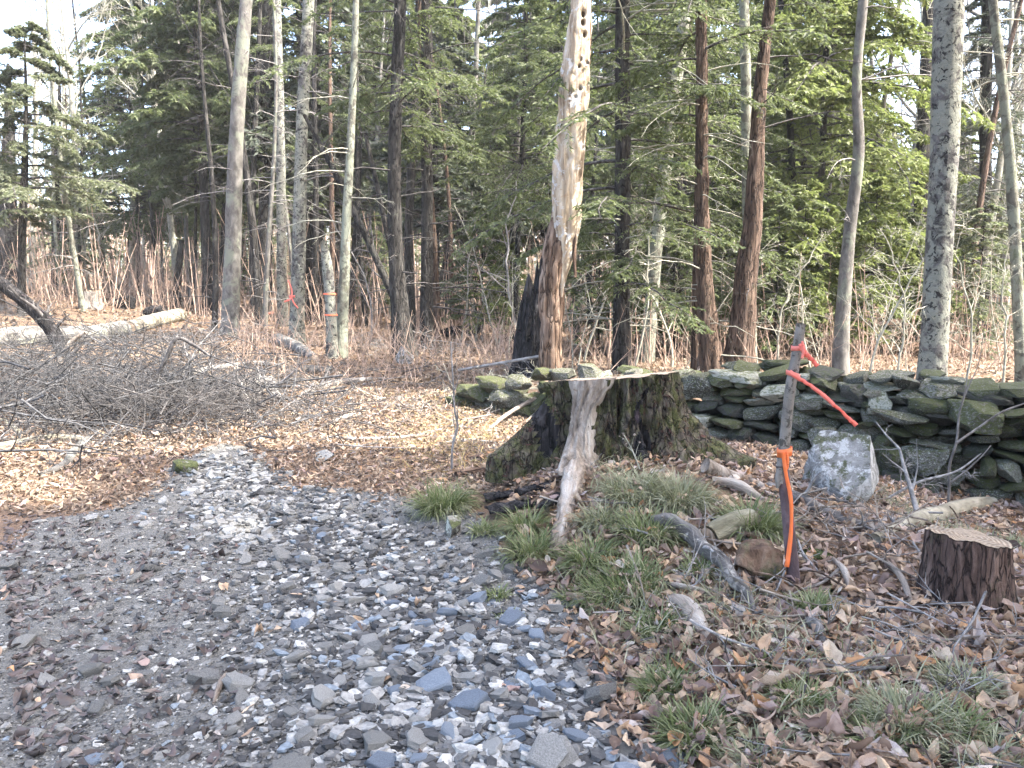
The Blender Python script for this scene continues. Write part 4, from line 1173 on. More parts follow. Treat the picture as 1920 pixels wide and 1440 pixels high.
def band(px, py, hpx, rpx, y, slope=0):
    c = W(px, py, y); sc = y / FPX
    th = np.linspace(0, 2 * math.pi, 28, endpoint=False); r = rpx * sc
    V = []
    for k, (z, e) in enumerate(((-1, 0), (1, 0), (1, .0012), (-1, .0012))):
        V.append(np.stack([c[0] + (r + e) * np.cos(th), c[1] + (r + e) * np.sin(th), c[2] + z * hpx * sc / 2 + slope * np.cos(th) * r], -1))
    V = np.concatenate(V); i = np.arange(28); j = (i + 1) % 28
    Qs = np.concatenate([np.stack([a * 28 + i, a * 28 + j, b_ * 28 + j, b_ * 28 + i], -1) for a, b_ in ((0, 1), (1, 2), (2, 3), (3, 0))])
    return Geo().add(V, Qs)
def tape(label, parts, mat, at_):
    root = thing("flagging_tape", label, "tape", at_)
    for nm, g in parts: put(nm, g.mesh(nm, M[mat], off=at_), root)
tape("coral tape tied nearest the top of the stake with short tail", [("loop", band(1496, 652, 9, 12, yS, .1)), ("tail", ribbon([(1500, 645), (1508, 660), (1520, 672), (1533, 686)], yS - .045, [8, 16, 14, 13], [.1, .5, .9, .6], fl=.004)), ("tail", ribbon([(1504, 640), (1507, 655), (1504, 672)], yS - .05, [6, 9, 7], [.2, .6, .3]))], 'tape_coral', W(1496, 652, yS))
tape("coral tape at mid stake with long tail blowing right", [("loop", band(1487, 702, 9, 12.5, yS, -.35)), ("tail", ribbon([(1480, 697), (1496, 708), (1530, 730), (1570, 765), (1606, 798)], yS - .05, [14, 10, 12, 9, 13], [.1, .6, .2, .9, .4], 60, [0, -.005, -.02, -.03, -.02], .008, 3))], 'tape_coral', W(1487, 702, yS))
tape("orange tape tied below the middle of the stake hanging down", [("loop", band(1470, 847, 8, 13, yS, 0)), ("tail", ribbon([(1468, 846), (1474, 890), (1482, 930), (1484, 980), (1481, 1020), (1475, 1063)], yS - .055, [12, 10, 12, 9, 13, 13], [.1, .5, 0, .6, .3, .1], 60, None, .004, 5)), ("tail", ribbon([(1474, 846), (1477, 862), (1476, 880)], yS - .05, [7, 9, 6], [.4, .1, .5])), ("knot", band(1471, 847, 16, 13.4, yS, .2))], 'tape_orange', W(1470, 847, yS))
yb = G(556, 645)[1]
tape("coral tape hanging from the mottled grey trunk on the left", [("loop", band(556, 556, 5, 13.5, yb, 0)), ("tail", ribbon([(540, 525), (547, 545), (545, 560), (533, 566)], yb - .22, [4, 6, 5, 5], [0, .4, .2, .1], dy=[.02, 0, 0, 0])), ("tail", ribbon([(546, 552), (550, 566), (559, 578)], yb - .22, [5, 5, 4], [0, .4, .1]))], 'tape_coral', W(556, 556, yb))
yb = G(490, 598)[1]
tape("coral tape dangling low on the dark trunk beside the grey trunk", [("loop", band(496, 588, 4, 15.5, yb, .1)), ("tail", ribbon([(476, 580), (480, 592), (483, 602)], yb - .3, [4, 4, 3], [0, .4, .1]))], 'tape_coral', W(496, 588, yb))

# ------------------------------------------------------------------ logs and dead branches
def ground_path(pts, n, lift=0.0):
    a = []
    for p in pts:
        g_ = G(p[0], p[1]); sc = g_[1] / FPX
        a.append([g_[0], g_[1], g_[2] + p[2] * sc * .35 + (p[3] if len(p) > 3 else 0) + lift, p[2] * sc / 2])
    return spline(np.array(a), n)
def fallen(name, label, pts, mat, cat="branch", n=40, sides=12, rough=.22, seed=0, twigs=0, end='cut', tmat=None, group=None, ratio=.35):
    sp = ground_path(pts, n)
    b = sp[0, :3].copy()
    root = thing(name, label, cat, b, group)
    gt = rough_tube(sp[:, :3], sp[:, 3], sides, rough, seed, (9, 9, 9))
    ch = Vector(sp[-1, :3] - sp[0, :3]).normalized(); qt = ch.to_track_quat('Z', 'Y'); Rm = np.array(qt.to_matrix())
    gt.v = [(v_ - b) @ Rm for v_ in gt.v]
    put("limb" if cat != "log" else "log_body", gt.mesh(name, M[mat]), root, None, qt.to_euler())
    if twigs:
        rg = np.random.default_rng(seed + 5)
        P1, R1 = grow(sp[None, :, :3], sp[None, :, 3], twigs, .1, .95, R_(50), ratio, rg, N=7, up=.05, wob=.16, rk=.4, rmin=.003)
        P2, R2 = grow(P1, R1, 4, .2, .95, R_(45), .5, rg, N=5, up=.02, wob=.16, rmin=.0022)
        P3, R3 = grow(P2, R2, 3, .2, .95, R_(45), .5, rg, N=4, wob=.16, rmin=.0018)
        for P_ in (P1, P2, P3):
            gz = Zsurf(P_[..., 0], P_[..., 1]); P_[..., 2] = np.maximum(P_[..., 2], gz + .005)
        gg = Geo()
        for p_, r_, s_ in ((P1, R1, 5), (P2, R2, 4), (P3, R3, 3)): gg.add(*tubes(p_, r_, s_))
        put("side_twigs", gg.mesh("side_twigs", M[tmat or mat], off=b), root)["kind"] = "stuff"
    if cat == "log":
        for k, sgn in ((0, 1), (-1, -1)):
            c = sp[k, :3]; t = norm(sp[k, :3] - sp[k - 1 if k else 1, :3]); r = sp[k, 3] * .93
            s0 = norm(np.cross(t, [0, 0, 1])); s1 = np.cross(t, s0); a = np.linspace(0, 6.283, 20, endpoint=False)
            ring = c + t * .012 + r * (np.cos(a)[:, None] * s0 + np.sin(a)[:, None] * s1)
            put("cut_end", Geo().add(np.concatenate([ring, [c + t * .016]]), tris=[(j, (j + 1) % 20, 20) for j in range(20)]).mesh("cut_end", M['cut'], off=b), root)
    return root
def propped(name, label, pts, y, mat, seed, twigs=0, tmat=None, sides=12, rough=.2, ratio=.4):
    sp = px_path(pts, y, 44); b = sp[0, :3].copy(); root = thing(name, label, "branch", b)
    put("limb", rough_tube(sp[:, :3], sp[:, 3], sides, rough, seed, (9, 9, 9)).mesh(name, M[mat], off=b), root)
    if twigs:
        rg = np.random.default_rng(seed + 5); gg = Geo()
        P1, R1 = grow(sp[None, :, :3], sp[None, :, 3], twigs, .1, .95, R_(55), ratio, rg, N=8, up=.02, wob=.16, rk=.4, rmin=.004)
        P2, R2 = grow(P1, R1, 5, .2, .95, R_(45), .5, rg, N=6, up=.02, wob=.16, rmin=.003)
        P3, R3 = grow(P2, R2, 3, .2, .95, R_(45), .5, rg, N=4, wob=.16, rmin=.0025)
        for p_, r_, s_ in ((P1, R1, 5), (P2, R2, 4), (P3, R3, 3)): gg.add(*tubes(p_, r_, s_))
        put("side_twigs", gg.mesh("side_twigs", M[tmat or mat], off=b), root)["kind"] = "stuff"
    return root
yd = G(757, 668)[1] + .5
propped("dead_pole", "dark dead pole leaning left against the thick hemlock trunk", [(745, 575, 13), (732, 545, 13), (680, 430, 12), (600, 270, 9), (570, 215, 6)], yd, 'bark_hemlock', 13, 10, 'twig_dark', 8, .1, .25)
propped("dead_pole", "short dark leaning pole left of the thick hemlock trunk", [(733, 470, 10), (705, 340, 9), (685, 250, 7)], yd + .3, 'bark_hemlock', 14, 4, 'twig_dark', 8, .1, .3)
fallen("fallen_log", "long grey fallen log under brush on the left", [(-60, 655, 40), (60, 648, 44), (150, 642, 36), (232, 628, 32)], 'log', "log", 40, 16, .12, 91)
fallen("fallen_log", "pale sunlit log lying on the leaves on the left", [(240, 628, 30), (290, 612, 28), (338, 600, 26)], 'pale_log', "log", 24, 16, .10, 92)
propped("dead_branch", "thick dark mossy dead limb propped up at the left edge", [(122, 668, 20), (108, 640, 26), (88, 608, 26), (60, 578, 25), (20, 545, 24), (-40, 505, 24)], G(118, 668)[1], 'char', 93, 7, 'twig_dark', 14, .2, .40)
propped("dead_branch", "pale forked dead branch standing out of the brush pile", [(106, 694, 9), (118, 664, 11), (134, 642, 10), (160, 622, 6)], G(106, 694)[1], 'bleached', 94, 4, 'twig_brush_shaded')
fallen("dead_branch", "long grey branch lying across the back of the brush", [(300, 722, 10), (380, 700, 13), (440, 690, 12), (500, 686, 10), (540, 692, 7)], 'drywood', "branch", 40, 8, .2, 95, 8, tmat='twig')
propped("dead_branch", "dark thin branch arching up in the middle of the brush", [(250, 765, 8), (285, 722, 8), (312, 672, 8), (334, 634, 7), (362, 646, 6), (395, 668, 4)], G(250, 770)[1], 'twig_dark', 96, 6, 'twig_dark', 8, .1)
fallen("fallen_log", "dark short log between the trunks and the brush", [(522, 645, 24), (560, 660, 22), (590, 678, 16)], 'log', "log", 24, 14, .15, 97)
fallen("fallen_log", "mossy grey short log below the banded post", [(565, 700, 18), (620, 699, 16)], 'log', "log", 14, 12, .2, 98)
fallen("driftwood_branch", "silvery forked root piece on the leaves right of the brush", [(432, 745, 12), (470, 728, 24), (505, 722, 20), (512, 735, 18), (540, 765, 7), (590, 800, 4)], 'drywood', "branch", 40, 10, .35, 99, 6, tmat='twig')
fallen("driftwood_branch", "small grey twisted root piece nearer the silvery forked one", [(452, 788, 8), (468, 765, 14), (490, 735, 13), (500, 715, 8)], 'drywood', "branch", 24, 10, .35, 100, 3, tmat='twig')
fallen("dead_branch", "grey bark covered branch in the leaves behind the silvery roots", [(560, 742, 6), (640, 722, 14), (690, 715, 10), (720, 712, 5)], 'drywood', "branch", 24, 10, .25, 101, 4, tmat='twig')
fallen("wood_piece", "short pale split stick on the brown leaves", [(620, 796, 9), (648, 788, 13), (674, 780, 9)], 'bleached', "wood", 12, 8, .2, 102)
fallen("dead_branch", "long brown stick lying across the sunlit leaves", [(605, 822, 7), (680, 826, 8), (760, 822, 7), (850, 800, 5)], 'twig', "branch", 24, 8, .2, 103)
fallen("dead_branch", "thin stick under the young sapling left of the stump", [(820, 835, 6), (880, 828, 7), (930, 832, 5)], 'twig', "branch", 16, 8, .2, 104, 3)
fallen("dead_branch", "brown rotten stick just left of the stump's mossy root", [(855, 900, 20), (900, 892, 20), (945, 890, 12)], 'rot', "branch", 16, 10, .3, 105)
fallen("dead_branch", "pale stick propped against the back of the stump", [(915, 808, 6), (955, 790, 8, .08), (1003, 775, 8, .16)], 'bleached', "branch", 14, 8, .2, 106)
fallen("dead_branch", "straight brown stick resting along the wall's low end", [(860, 722, 5, .2), (930, 718, 6, .25), (1010, 712, 6, .3)], 'twig', "branch", 14, 8, .2, 107, 5)
fallen("dead_branch", "forked pale branch at the far left edge of the road", [(-60, 850, 13), (20, 838, 14), (80, 828, 15), (130, 826, 14), (166, 832, 14)], 'pale_log', "branch", 30, 10, .2, 108, 3, tmat='twig')
fallen("dead_branch", "mottled crooked branch running down to the pale gravel at left", [(166, 828, 15), (140, 850, 16), (105, 884, 14), (72, 894, 9)], 'log', "branch", 24, 10, .25, 109, 3, tmat='twig_dark')
fallen("dead_branch", "bare tan branch at the left edge above the forked one", [(-40, 795, 13), (0, 795, 13), (24, 806, 12), (42, 818, 8)], 'pale_log', "branch", 16, 10, .2, 110)
fallen("dead_branch", "peeling grey limb slanting down the bank below the stump", [(1222, 992, 16, .04), (1252, 1002, 28, .05), (1290, 1024, 32, .05), (1318, 1056, 28, .05), (1350, 1078, 30, .05), (1378, 1120, 24, .05), (1396, 1134, 20, .05), (1414, 1162, 9, .03)], 'peel', "branch", 60, 20, .42, 111, 5, tmat='twig')
fallen("dead_branch", "bleached broken limb end below the peeling grey limb", [(1262, 1130, 22), (1288, 1150, 38), (1312, 1185, 34), (1336, 1216, 14)], 'bleached', "branch", 30, 14, .3, 112)
fallen("dead_branch", "dark root running through leaves behind the stake", [(1440, 915, 16), (1500, 945, 24), (1560, 975, 24), (1620, 995, 22), (1690, 1000, 20), (1730, 1005, 14)], 'drywood', "branch", 40, 12, .22, 113, 6, tmat='twig')
fallen("dead_branch", "thick pale barked branch lying behind the short red stump", [(1640, 1020, 24), (1700, 992, 30), (1770, 972, 32), (1830, 955, 28), (1862, 945, 16)], 'pale_log', "branch", 40, 14, .18, 114, 4, tmat='twig')
fallen("fallen_log", "short sawn greenish log chunk left of the stake", [(1330, 1022, 40, .01), (1365, 1010, 46, .02), (1408, 996, 44, .02)], 'green_log', "log", 24, 22, .22, 115)
fallen("dead_branch", "grey stick crossing the leaves at lower right", [(1640, 1175, 12), (1680, 1210, 20), (1720, 1262, 14)], 'drywood', "branch", 20, 10, .25, 116, 3, tmat='twig')
fallen("dead_branch", "short grey stub of wood standing in leaves right of the bank", [(1516, 1178, 18, .02), (1532, 1198, 24, .03), (1550, 1216, 16)], 'drywood', "branch", 14, 12, .25, 117)
fallen("dead_branch", "thick bleached stick at the right edge near the bottom", [(1832, 1282, 16), (1870, 1258, 24), (1900, 1242, 16)], 'bleached', "branch", 14, 10, .2, 118)
fallen("dead_branch", "pale stick lying in the grass at bottom right corner", [(1878, 1330, 10), (1890, 1375, 18), (1915, 1430, 16)], 'bleached', "branch", 16, 10, .2, 119)
fallen("dead_branch", "white sun bleached stick at the road's right edge", [(1165, 1232, 12), (1190, 1234, 18), (1215, 1240, 13)], 'bleached', "branch", 12, 10, .15, 120)
fallen("dead_branch", "small pale stick on the leaves left of the white stick", [(1020, 1188, 10), (1050, 1187, 15), (1078, 1194, 10)], 'bleached', "branch", 12, 10, .15, 121)
fallen("dead_branch", "frayed pale sliver of wood on the grey road", [(400, 1320, 6), (412, 1290, 14), (424, 1262, 5)], 'bleached', "branch", 12, 8, .3, 122)
fallen("dead_branch", "brown bark sliver lying in leaves below the bleached limb", [(1490, 1215, 12), (1540, 1222, 16), (1590, 1240, 10)], 'rot', "branch", 14, 8, .3, 123)
fallen("dead_root", "bleached root piece running down from the stump's right side", [(1335, 912, 16, .02), (1380, 925, 22, .03), (1430, 950, 14, .02)], 'bleached', "root", 20, 12, .3, 130)
fallen("dead_root", "thin pale root curling above the bleached limb end", [(1240, 1095, 8), (1275, 1110, 12, .02), (1320, 1120, 10, .02), (1350, 1150, 6)], 'bleached', "root", 20, 8, .3, 131, 3, tmat='twig')
fallen("dead_branch", "pale stick slanting through leaves left of the short red stump", [(1660, 1060, 8, .02), (1690, 1100, 14, .03), (1712, 1150, 10)], 'bleached', "branch", 16, 8, .25, 132)
fallen("dead_branch", "curved pale sliver standing up right of the stake's foot", [(1560, 1060, 8, .03), (1582, 1090, 14, .04), (1598, 1125, 9)], 'bleached', "branch", 16, 8, .3, 133)
fallen("dead_branch", "long thin grey stick across the bottom right leaves", [(1580, 1100, 6), (1660, 1180, 8, .02), (1760, 1250, 7, .02), (1850, 1330, 5)], 'drywood', "branch", 30, 8, .15, 134, 4, tmat='twig')
fallen("dead_branch", "dark stick lying below the lower bank grass", [(1330, 1410, 8), (1420, 1404, 14, .02), (1500, 1398, 9)], 'rot', "branch", 20, 8, .2, 135)
# the little tree against the wall
b = G(1780, 955)
sap = thing("sapling", "bare thin crooked sapling in front of the wall at right", "sapling", b)
sp = px_path([(1778, 960, 7), (1780, 905, 7), (1780, 875, 6.5), (1793, 830, 6), (1800, 770, 4.5), (1818, 720, 3), (1832, 690, 2), (1845, 620, 1.4)], b[1], 60)
g_ = Geo().add(*tubes(sp[None, :, :3], sp[None, :, 3] * .75, 8))
for pts in ([(1794, 830, 5), (1830, 805, 4), (1880, 772, 4), (1925, 755, 3)], [(1800, 770, 3), (1812, 720, 2), (1815, 690, 2)], [(1782, 905, 4), (1820, 875, 3), (1850, 845, 2), (1858, 835, 2)]):
    q = px_path(pts, b[1] - .05, 24); g_.add(*tubes(q[None, :, :3], q[None, :, 3], 6))
put("stem", g_.mesh("sapling_stem", M['drywood'], off=b), sap)
propped("dead_branch", "thin straight branch leaning before the wall by the sapling", [(1645, 945, 5), (1720, 905, 5), (1800, 880, 4), (1840, 850, 2)], 5.35, 'twig', 125, 3)
b = G(848, 888)
sap = thing("sapling", "slim bare sapling standing in leaves left of the stump", "sapling", b)
sp = px_path([(847, 892, 7), (850, 830, 6), (858, 800, 6), (853, 770, 5), (850, 720, 4), (845, 640, 3)], b[1], 50)
g_ = Geo().add(*tubes(sp[None, :, :3], sp[None, :, 3] * .75, 8))
P1, R1 = grow(sp[None, :, :3], sp[None, :, 3], 7, .3, .95, R_(40), .3, np.random.default_rng(3), N=6, up=.1, wob=.1, rmin=.0015)
g_.add(*tubes(P1, R1, 4)); put("stem", g_.mesh("sapling_stem", M['twig'], off=b), sap)
b = G(1065 + 20, 878)
wp = thing("dry_weed", "tiny dried weed with pale seed heads before the stump", "weed", b)
g_ = Geo(); rg = np.random.default_rng(5)
st = px_path([(1200, 880, 3), (1186, 845, 2.5), (1170, 815, 2)], 4.62, 14)
P1, R1 = grow(st[None, :, :3], st[None, :, 3], 9, .3, 1, R_(40), .55, rg, N=5, up=.08, wob=.1, rmin=.001)
g_.add(*tubes(st[None, :, :3], st[None, :, 3], 5)); g_.add(*tubes(P1, R1, 3))
put("stalk", g_.mesh("weed_stalk", M['twig_pale'], off=b), wp)
v_, f_ = scatter_solids(ICO1, P1[:, -1], np.full(len(P1), .014), .5, 1, rg)
put("seed_heads", Geo().add(v_ - b, tris=f_).mesh("seed_heads", M['bleached']), wp)["kind"] = "stuff"

# ------------------------------------------------------------------ brush pile
rb = np.random.default_rng(44)
def brush(name, label, cx, cy, sx, sy, n, L, hmax, mat, seed, sub=4):
    rg = np.random.default_rng(seed)
    x = cx + rg.normal(size=n) * sx; y = cy + rg.normal(size=n) * sy
    k = road_dist(x, y) > .1; x, y = x[k], y[k]; n = len(x)
    az = rg.random(n) * 6.283; el = rg.normal(size=n) * .25
    Ls = rg.uniform(L[0], L[1], n)
    hh = hmax * np.exp(-((x - cx) / sx) ** 2 * .5 - ((y - cy) / sy) ** 2 * .5) * rg.random(n)
    N = 8
    d = np.stack([np.cos(az) * np.cos(el), np.sin(az) * np.cos(el), np.sin(el)], -1)
    p = np.stack([x, y, Zsurf(x, y) + .01 + hh], -1) - d * (Ls / 2)[:, None]
    out = [p]
    for _ in range(N - 1):
        d = norm(d + .13 * rg.normal(size=d.shape) + [0, 0, .01]); p = p + d * (Ls / (N - 1))[:, None]; out.append(p)
    P = np.stack(out, 1)
    r0 = .0045 + .009 * rg.random(n) ** 2 * Ls
    Rr = r0[:, None] * np.linspace(1, .25, N)
    C1, R1 = grow(P, Rr, sub, .15, 1, R_(48), .5, rg, N=6, up=.02, wob=.14, rmin=.0034, rk=.65)
    C2, R2 = grow(C1, R1, 3, .2, 1, R_(45), .5, rg, N=4, up=.02, wob=.15, rmin=.0026, rk=.7)
    g = Geo()
    for P_, r_, s_ in ((P, Rr, 4), (C1, R1, 3), (C2, R2, 3)):
        P_[..., 2] = np.maximum(P_[..., 2], Zsurf(P_[..., 0], P_[..., 1]) + .004)
        kk = {8: [0, 2, 4, 6, 7], 6: [0, 2, 4, 5], 4: [0, 2, 3]}[P_.shape[1]]
        g.add(*tubes(P_[:, kk], r_[:, kk], 3))
    o = put(name, g.mesh(name, M[mat]))
    tag(o, label, "brush", None, "stuff")
    return o
c = G(260, 775); brush("brush_pile", "tangled grey pile of dead twigs beside the road", c[0], c[1] + .2, 1.15, .85, 380, (.5, 1.6), .40, 'twig_brush_shaded', 1)
c = G(330, 790); brush("brush_pile", "dark twigs in the thick of the brush pile", c[0], c[1], 1.0, .6, 300, (.4, 1.2), .40, 'twig_dark', 2)
c = G(120, 700); brush("brush_tangle", "dark sprawling brush on the left behind the pile", c[0], c[1], 1.7, 1.5, 330, (.6, 1.8), .45, 'twig_brush_shaded', 3)
c = G(40, 760); brush("brush_tangle", "pale dead brush at the left edge", c[0], c[1], 1.0, 1.1, 170, (.5, 1.6), .55, 'twig_brush_shaded', 4)
c = G(60, 600); brush("brush_tangle", "grey brush over the fallen log at left", c[0], c[1] - 2.5, 2.2, 1.5, 90, (.8, 2.4), .7, 'twig_brush_shaded', 5)
c = G(480, 690); brush("brush_tangle", "scattered twigs under the grey trunks", c[0], c[1], 2.2, 1.8, 50, (.4, 1.4), .15, 'twig_dark', 6)
c = G(530, 625); brush("brush_tangle", "fine twig tangle round the mottled trunks", c[0] - .5, c[1] - 3, .9, .8, 60, (.4, 1.2), .5, 'twig', 7)
c = G(770, 660); brush("brush_tangle", "dead twigs round the paired hemlock feet", c[0], c[1] - .3, .8, .5, 45, (.5, 1.6), .5, 'twig', 8)
c = G(1660, 1200); brush("brush_litter", "thin grey twigs strewn over the leaves by the red stump", c[0], c[1], .65, .5, 60, (.2, .7), .05, 'twig', 9, 2)
c = G(1650, 1010); brush("brush_litter", "bleached twigs beside the thick pale branch", c[0], c[1], .35, .3, 26, (.25, .6), .10, 'bleached', 10, 2)
c = G(1450, 1330); brush("brush_litter", "small dark twigs on the bank leaves", c[0], c[1], 1.0, .5, 50, (.12, .45), .03, 'twig_dark', 11, 2)
c = G(780, 780); brush("brush_litter", "fallen twigs over the sunlit clearing", c[0], c[1], 2.0, 2.4, 150, (.2, .8), .03, 'twig', 12, 2)
c = G(940, 740); brush("brush_litter", "thin twigs over the low end of the wall", c[0], c[1] - .1, .5, .35, 40, (.3, .9), .3, 'twig_pale', 13, 2)

# ------------------------------------------------------------------ grass
def tuft(px, py, rpx, hpx, nblade, key, seed, label, cat="grass", spread=1.0):
    b = G(px, py); sc = b[1] / FPX
    rg = np.random.default_rng(seed)
    n = nblade; N = 6
    Rr = rpx * sc; Hh = hpx * sc * 1.35
    rad = Rr * np.sqrt(rg.random(n)) * .75; az = rg.random(n) * 6.283
    x0 = rad * np.cos(az); y0 = rad * np.sin(az) * .9
    z0 = Zsurf(b[0] + x0, b[1] + y0) - b[2] - .004
    L = Hh * rg.uniform(.7, 1.7, n)
    a2 = az + rg.normal(size=n) * .9
    s = np.linspace(0, 1, N)
    lean = rg.uniform(.5, 1.9, n) * spread
    ang0 = rg.uniform(.0, .5, n)
    th = ang0[:, None] + lean[:, None] * s[None] * 1.3
    dx = np.sin(th); dz = np.cos(th)
    X_ = np.cumsum(dx, 1) / N * L[:, None]; Z_ = np.cumsum(dz, 1) / N * L[:, None]
    X_ -= X_[:, :1]; Z_ -= Z_[:, :1]
    P = np.stack([x0[:, None] + X_ * np.cos(a2)[:, None], y0[:, None] + X_ * np.sin(a2)[:, None], z0[:, None] + Z_], -1)
    gz = Zsurf(b[0] + P[..., 0], b[1] + P[..., 1]) - b[2] + .004
    P[..., 2] = np.maximum(P[..., 2], gz)
    wd = rg.uniform(.0016, .0034, n)[:, None] * np.array([1, 1, .95, .8, .55, .12])[None]
    sd = np.stack([-np.sin(a2), np.cos(a2), a2 * 0], -1)[:, None, :] + .25 * rg.normal(size=(n, 1, 3))
    V = np.stack([P + sd * wd[..., None], P - sd * wd[..., None]], 2)
    idx = np.arange(n * N * 2).reshape(n, N, 2)
    Q = np.stack([idx[:, :-1, 0], idx[:, :-1, 1], idx[:, 1:, 1], idx[:, 1:, 0]], -1).reshape(-1, 4)
    o = put("grass_tuft", Geo().add(V.reshape(-1, 3), Q).mesh("grass_tuft", M[key]), None, b)
    return tag(o, label, cat, "grass tufts along the bank")
TUFTS = [
    (832, 960, 46, 46, 420, 'grass', "fresh green tuft at the road's far right corner"),
    (985, 1000, 34, 40, 260, 'grass', "green tuft left of the bare wood root"),
    (995, 1045, 34, 44, 260, 'grass', "grass tuft hanging over the bank beside the root's end"),
    (910, 1000, 30, 22, 120, 'grass', "sparse green tuft above the road edge left of the stump"),
    (1190, 935, 66, 40, 520, 'grass_pale', "wide pale grass mound right under the stump"),
    (1275, 945, 62, 44, 560, 'grass_pale', "bushy pale tuft under the stump's right root"),
    (1215, 1010, 60, 42, 460, 'grass', "green tuft above the peeling grey limb"),
    (1130, 985, 46, 34, 280, 'grass_pale', "pale grass right of the bare wood root"),
    (1105, 1060, 40, 44, 340, 'grass', "thick tuft right of the bare root's end"),
    (1165, 1115, 90, 40, 620, 'grass', "broad grass patch on the bank below the root"),
    (1225, 1185, 56, 30, 260, 'grass', "low grass under the bleached limb's left side"),
    (1415, 1000, 46, 52, 560, 'grass', "round bushy tuft left of the taped stake"),
    (1310, 1075, 30, 30, 140, 'grass', "small tuft below the peeling grey limb's bend"),
    (1525, 1150, 34, 34, 260, 'grass', "dark green tuft in leaves below the stake"),
    (1435, 1258, 26, 20, 120, 'grass', "small green tuft in leaves near the bottom middle"),
    (1245, 1300, 50, 40, 420, 'grass', "bright tuft at the road's right edge"),
    (1300, 1390, 62, 46, 560, 'grass', "large tuft at the bottom on the bank edge"),
    (1500, 1325, 50, 40, 340, 'grass', "loose tuft right of the large bottom tuft"),
    (1545, 1380, 50, 34, 260, 'grass_pale', "pale thin tuft near the bottom centre of the bank"),
    (1700, 1370, 76, 56, 640, 'grass_pale', "big pale tuft at the lower right"),
    (1660, 1400, 60, 44, 380, 'grass', "green tuft left of the big pale one"),
    (1810, 1300, 66, 44, 420, 'grass_pale', "pale tuft beside the thick bleached stick"),
    (1790, 1380, 50, 46, 360, 'grass', "deep green tuft at lower right corner"),
    (1850, 1430, 90, 44, 620, 'grass_pale', "wide pale grass filling the bottom right corner"),
    (1420, 1435, 60, 34, 300, 'grass_pale', "dry grass at the bottom edge"),
    (1905, 1035, 26, 22, 140, 'grass', "little tuft right of the red stump"),
    (1075, 1130, 26, 26, 120, 'grass', "short tuft at the bank foot by the road"),
    (930, 1120, 24, 18, 90, 'grass', "few green blades at the road's edge"),
    (955, 1165, 30, 14, 80, 'grass', "low green blades among leaves on the road edge"),
]
for i, (px, py, r_, h_, nb_, key, lab) in enumerate(TUFTS):
    tuft(px, py, r_, h_, int(nb_ * 1.9), key, 500 + i, lab)
def loose_grass():
    rg = np.random.default_rng(19); n = 30000
    x = rg.uniform(-.4, 4.2, n); y = rg.uniform(1.7, 5.6, n)
    q = np.stack([x * 1.5, y * 1.5, x * 0], -1)
    k = (road_dist(x, y) > .0) & (fbm(q, 3, 41) + .25 * sstep(3.2, 1.8, y) > .12 + .5 * rg.random(n)) & (x < y * .68) & (x > .35 * (5.5 - y) - .9)
    x, y = x[k], y[k]; n = len(x); N = 5; s_ = np.linspace(0, 1, N)
    L = rg.uniform(.05, .17, n); az = rg.random(n) * 6.283; th = rg.uniform(.2, 1.0, n)[:, None] + rg.uniform(.3, 1.4, n)[:, None] * s_
    X_ = np.cumsum(np.sin(th), 1) / N * L[:, None]; Z_ = np.cumsum(np.cos(th), 1) / N * L[:, None]
    P = np.stack([x[:, None] + X_ * np.cos(az)[:, None], y[:, None] + X_ * np.sin(az)[:, None], Zsurf(x, y)[:, None] + .005 + Z_], -1)
    P[..., 2] = np.maximum(P[..., 2], T(P[..., 0], P[..., 1]) + .02)
    wd = rg.uniform(.0012, .0026, n)[:, None] * np.array([1, 1, .85, .6, .12])
    sd = np.stack([-np.sin(az), np.cos(az), az * 0], -1)[:, None] + .3 * rg.normal(size=(n, 1, 3))
    V = np.stack([P + sd * wd[..., None], P - sd * wd[..., None]], 2); idx = np.arange(n * N * 2).reshape(n, N, 2)
    Q = np.stack([idx[:, :-1, 0], idx[:, :-1, 1], idx[:, 1:, 1], idx[:, 1:, 0]], -1).reshape(-1, 4)
    tag(put("loose_grass", Geo().add(V.reshape(-1, 3), Q).mesh("loose_grass", M['grass_pale'])), "sparse pale grass threading through the bank leaves", "grass", None, "stuff")
loose_grass()
def yellow_grass():
    rg = np.random.default_rng(9); n = 2600
    px = rg.normal(870, 75, n); py = rg.normal(815, 45, n)
    k = (py > 740) & (py < 900) & (px < 960); px, py = px[k], py[k]
    P0 = np.array([G(a, c_) for a, c_ in zip(px[:420], py[:420])])
    P0 = np.repeat(P0, 5, 0) + rg.normal(size=(len(P0) * 5, 3)) * [.10, .14, 0]
    P0[:, 2] = Zsurf(P0[:, 0], P0[:, 1])
    d = norm(rg.normal(size=P0.shape) * [1, 1, .3] + [0, 0, .45])
    V, Q = diamonds(P0, d, rg.uniform(.06, .18, len(P0)), np.full(len(P0), .006), rg)
    t = tag(put("dry_grass", Geo().add(V, tris=Q).mesh("dry_grass", M['straw'])), "yellowish dry grass and weeds left of the stump", "grass", None, "stuff")
t_ = leaf_mat("straw", [(0, (.28, .24, .10)), (.4, (.42, .36, .16)), (.7, (.46, .28, .12)), (1, (.52, .46, .26))])
M['straw'] = t_
yellow_grass()

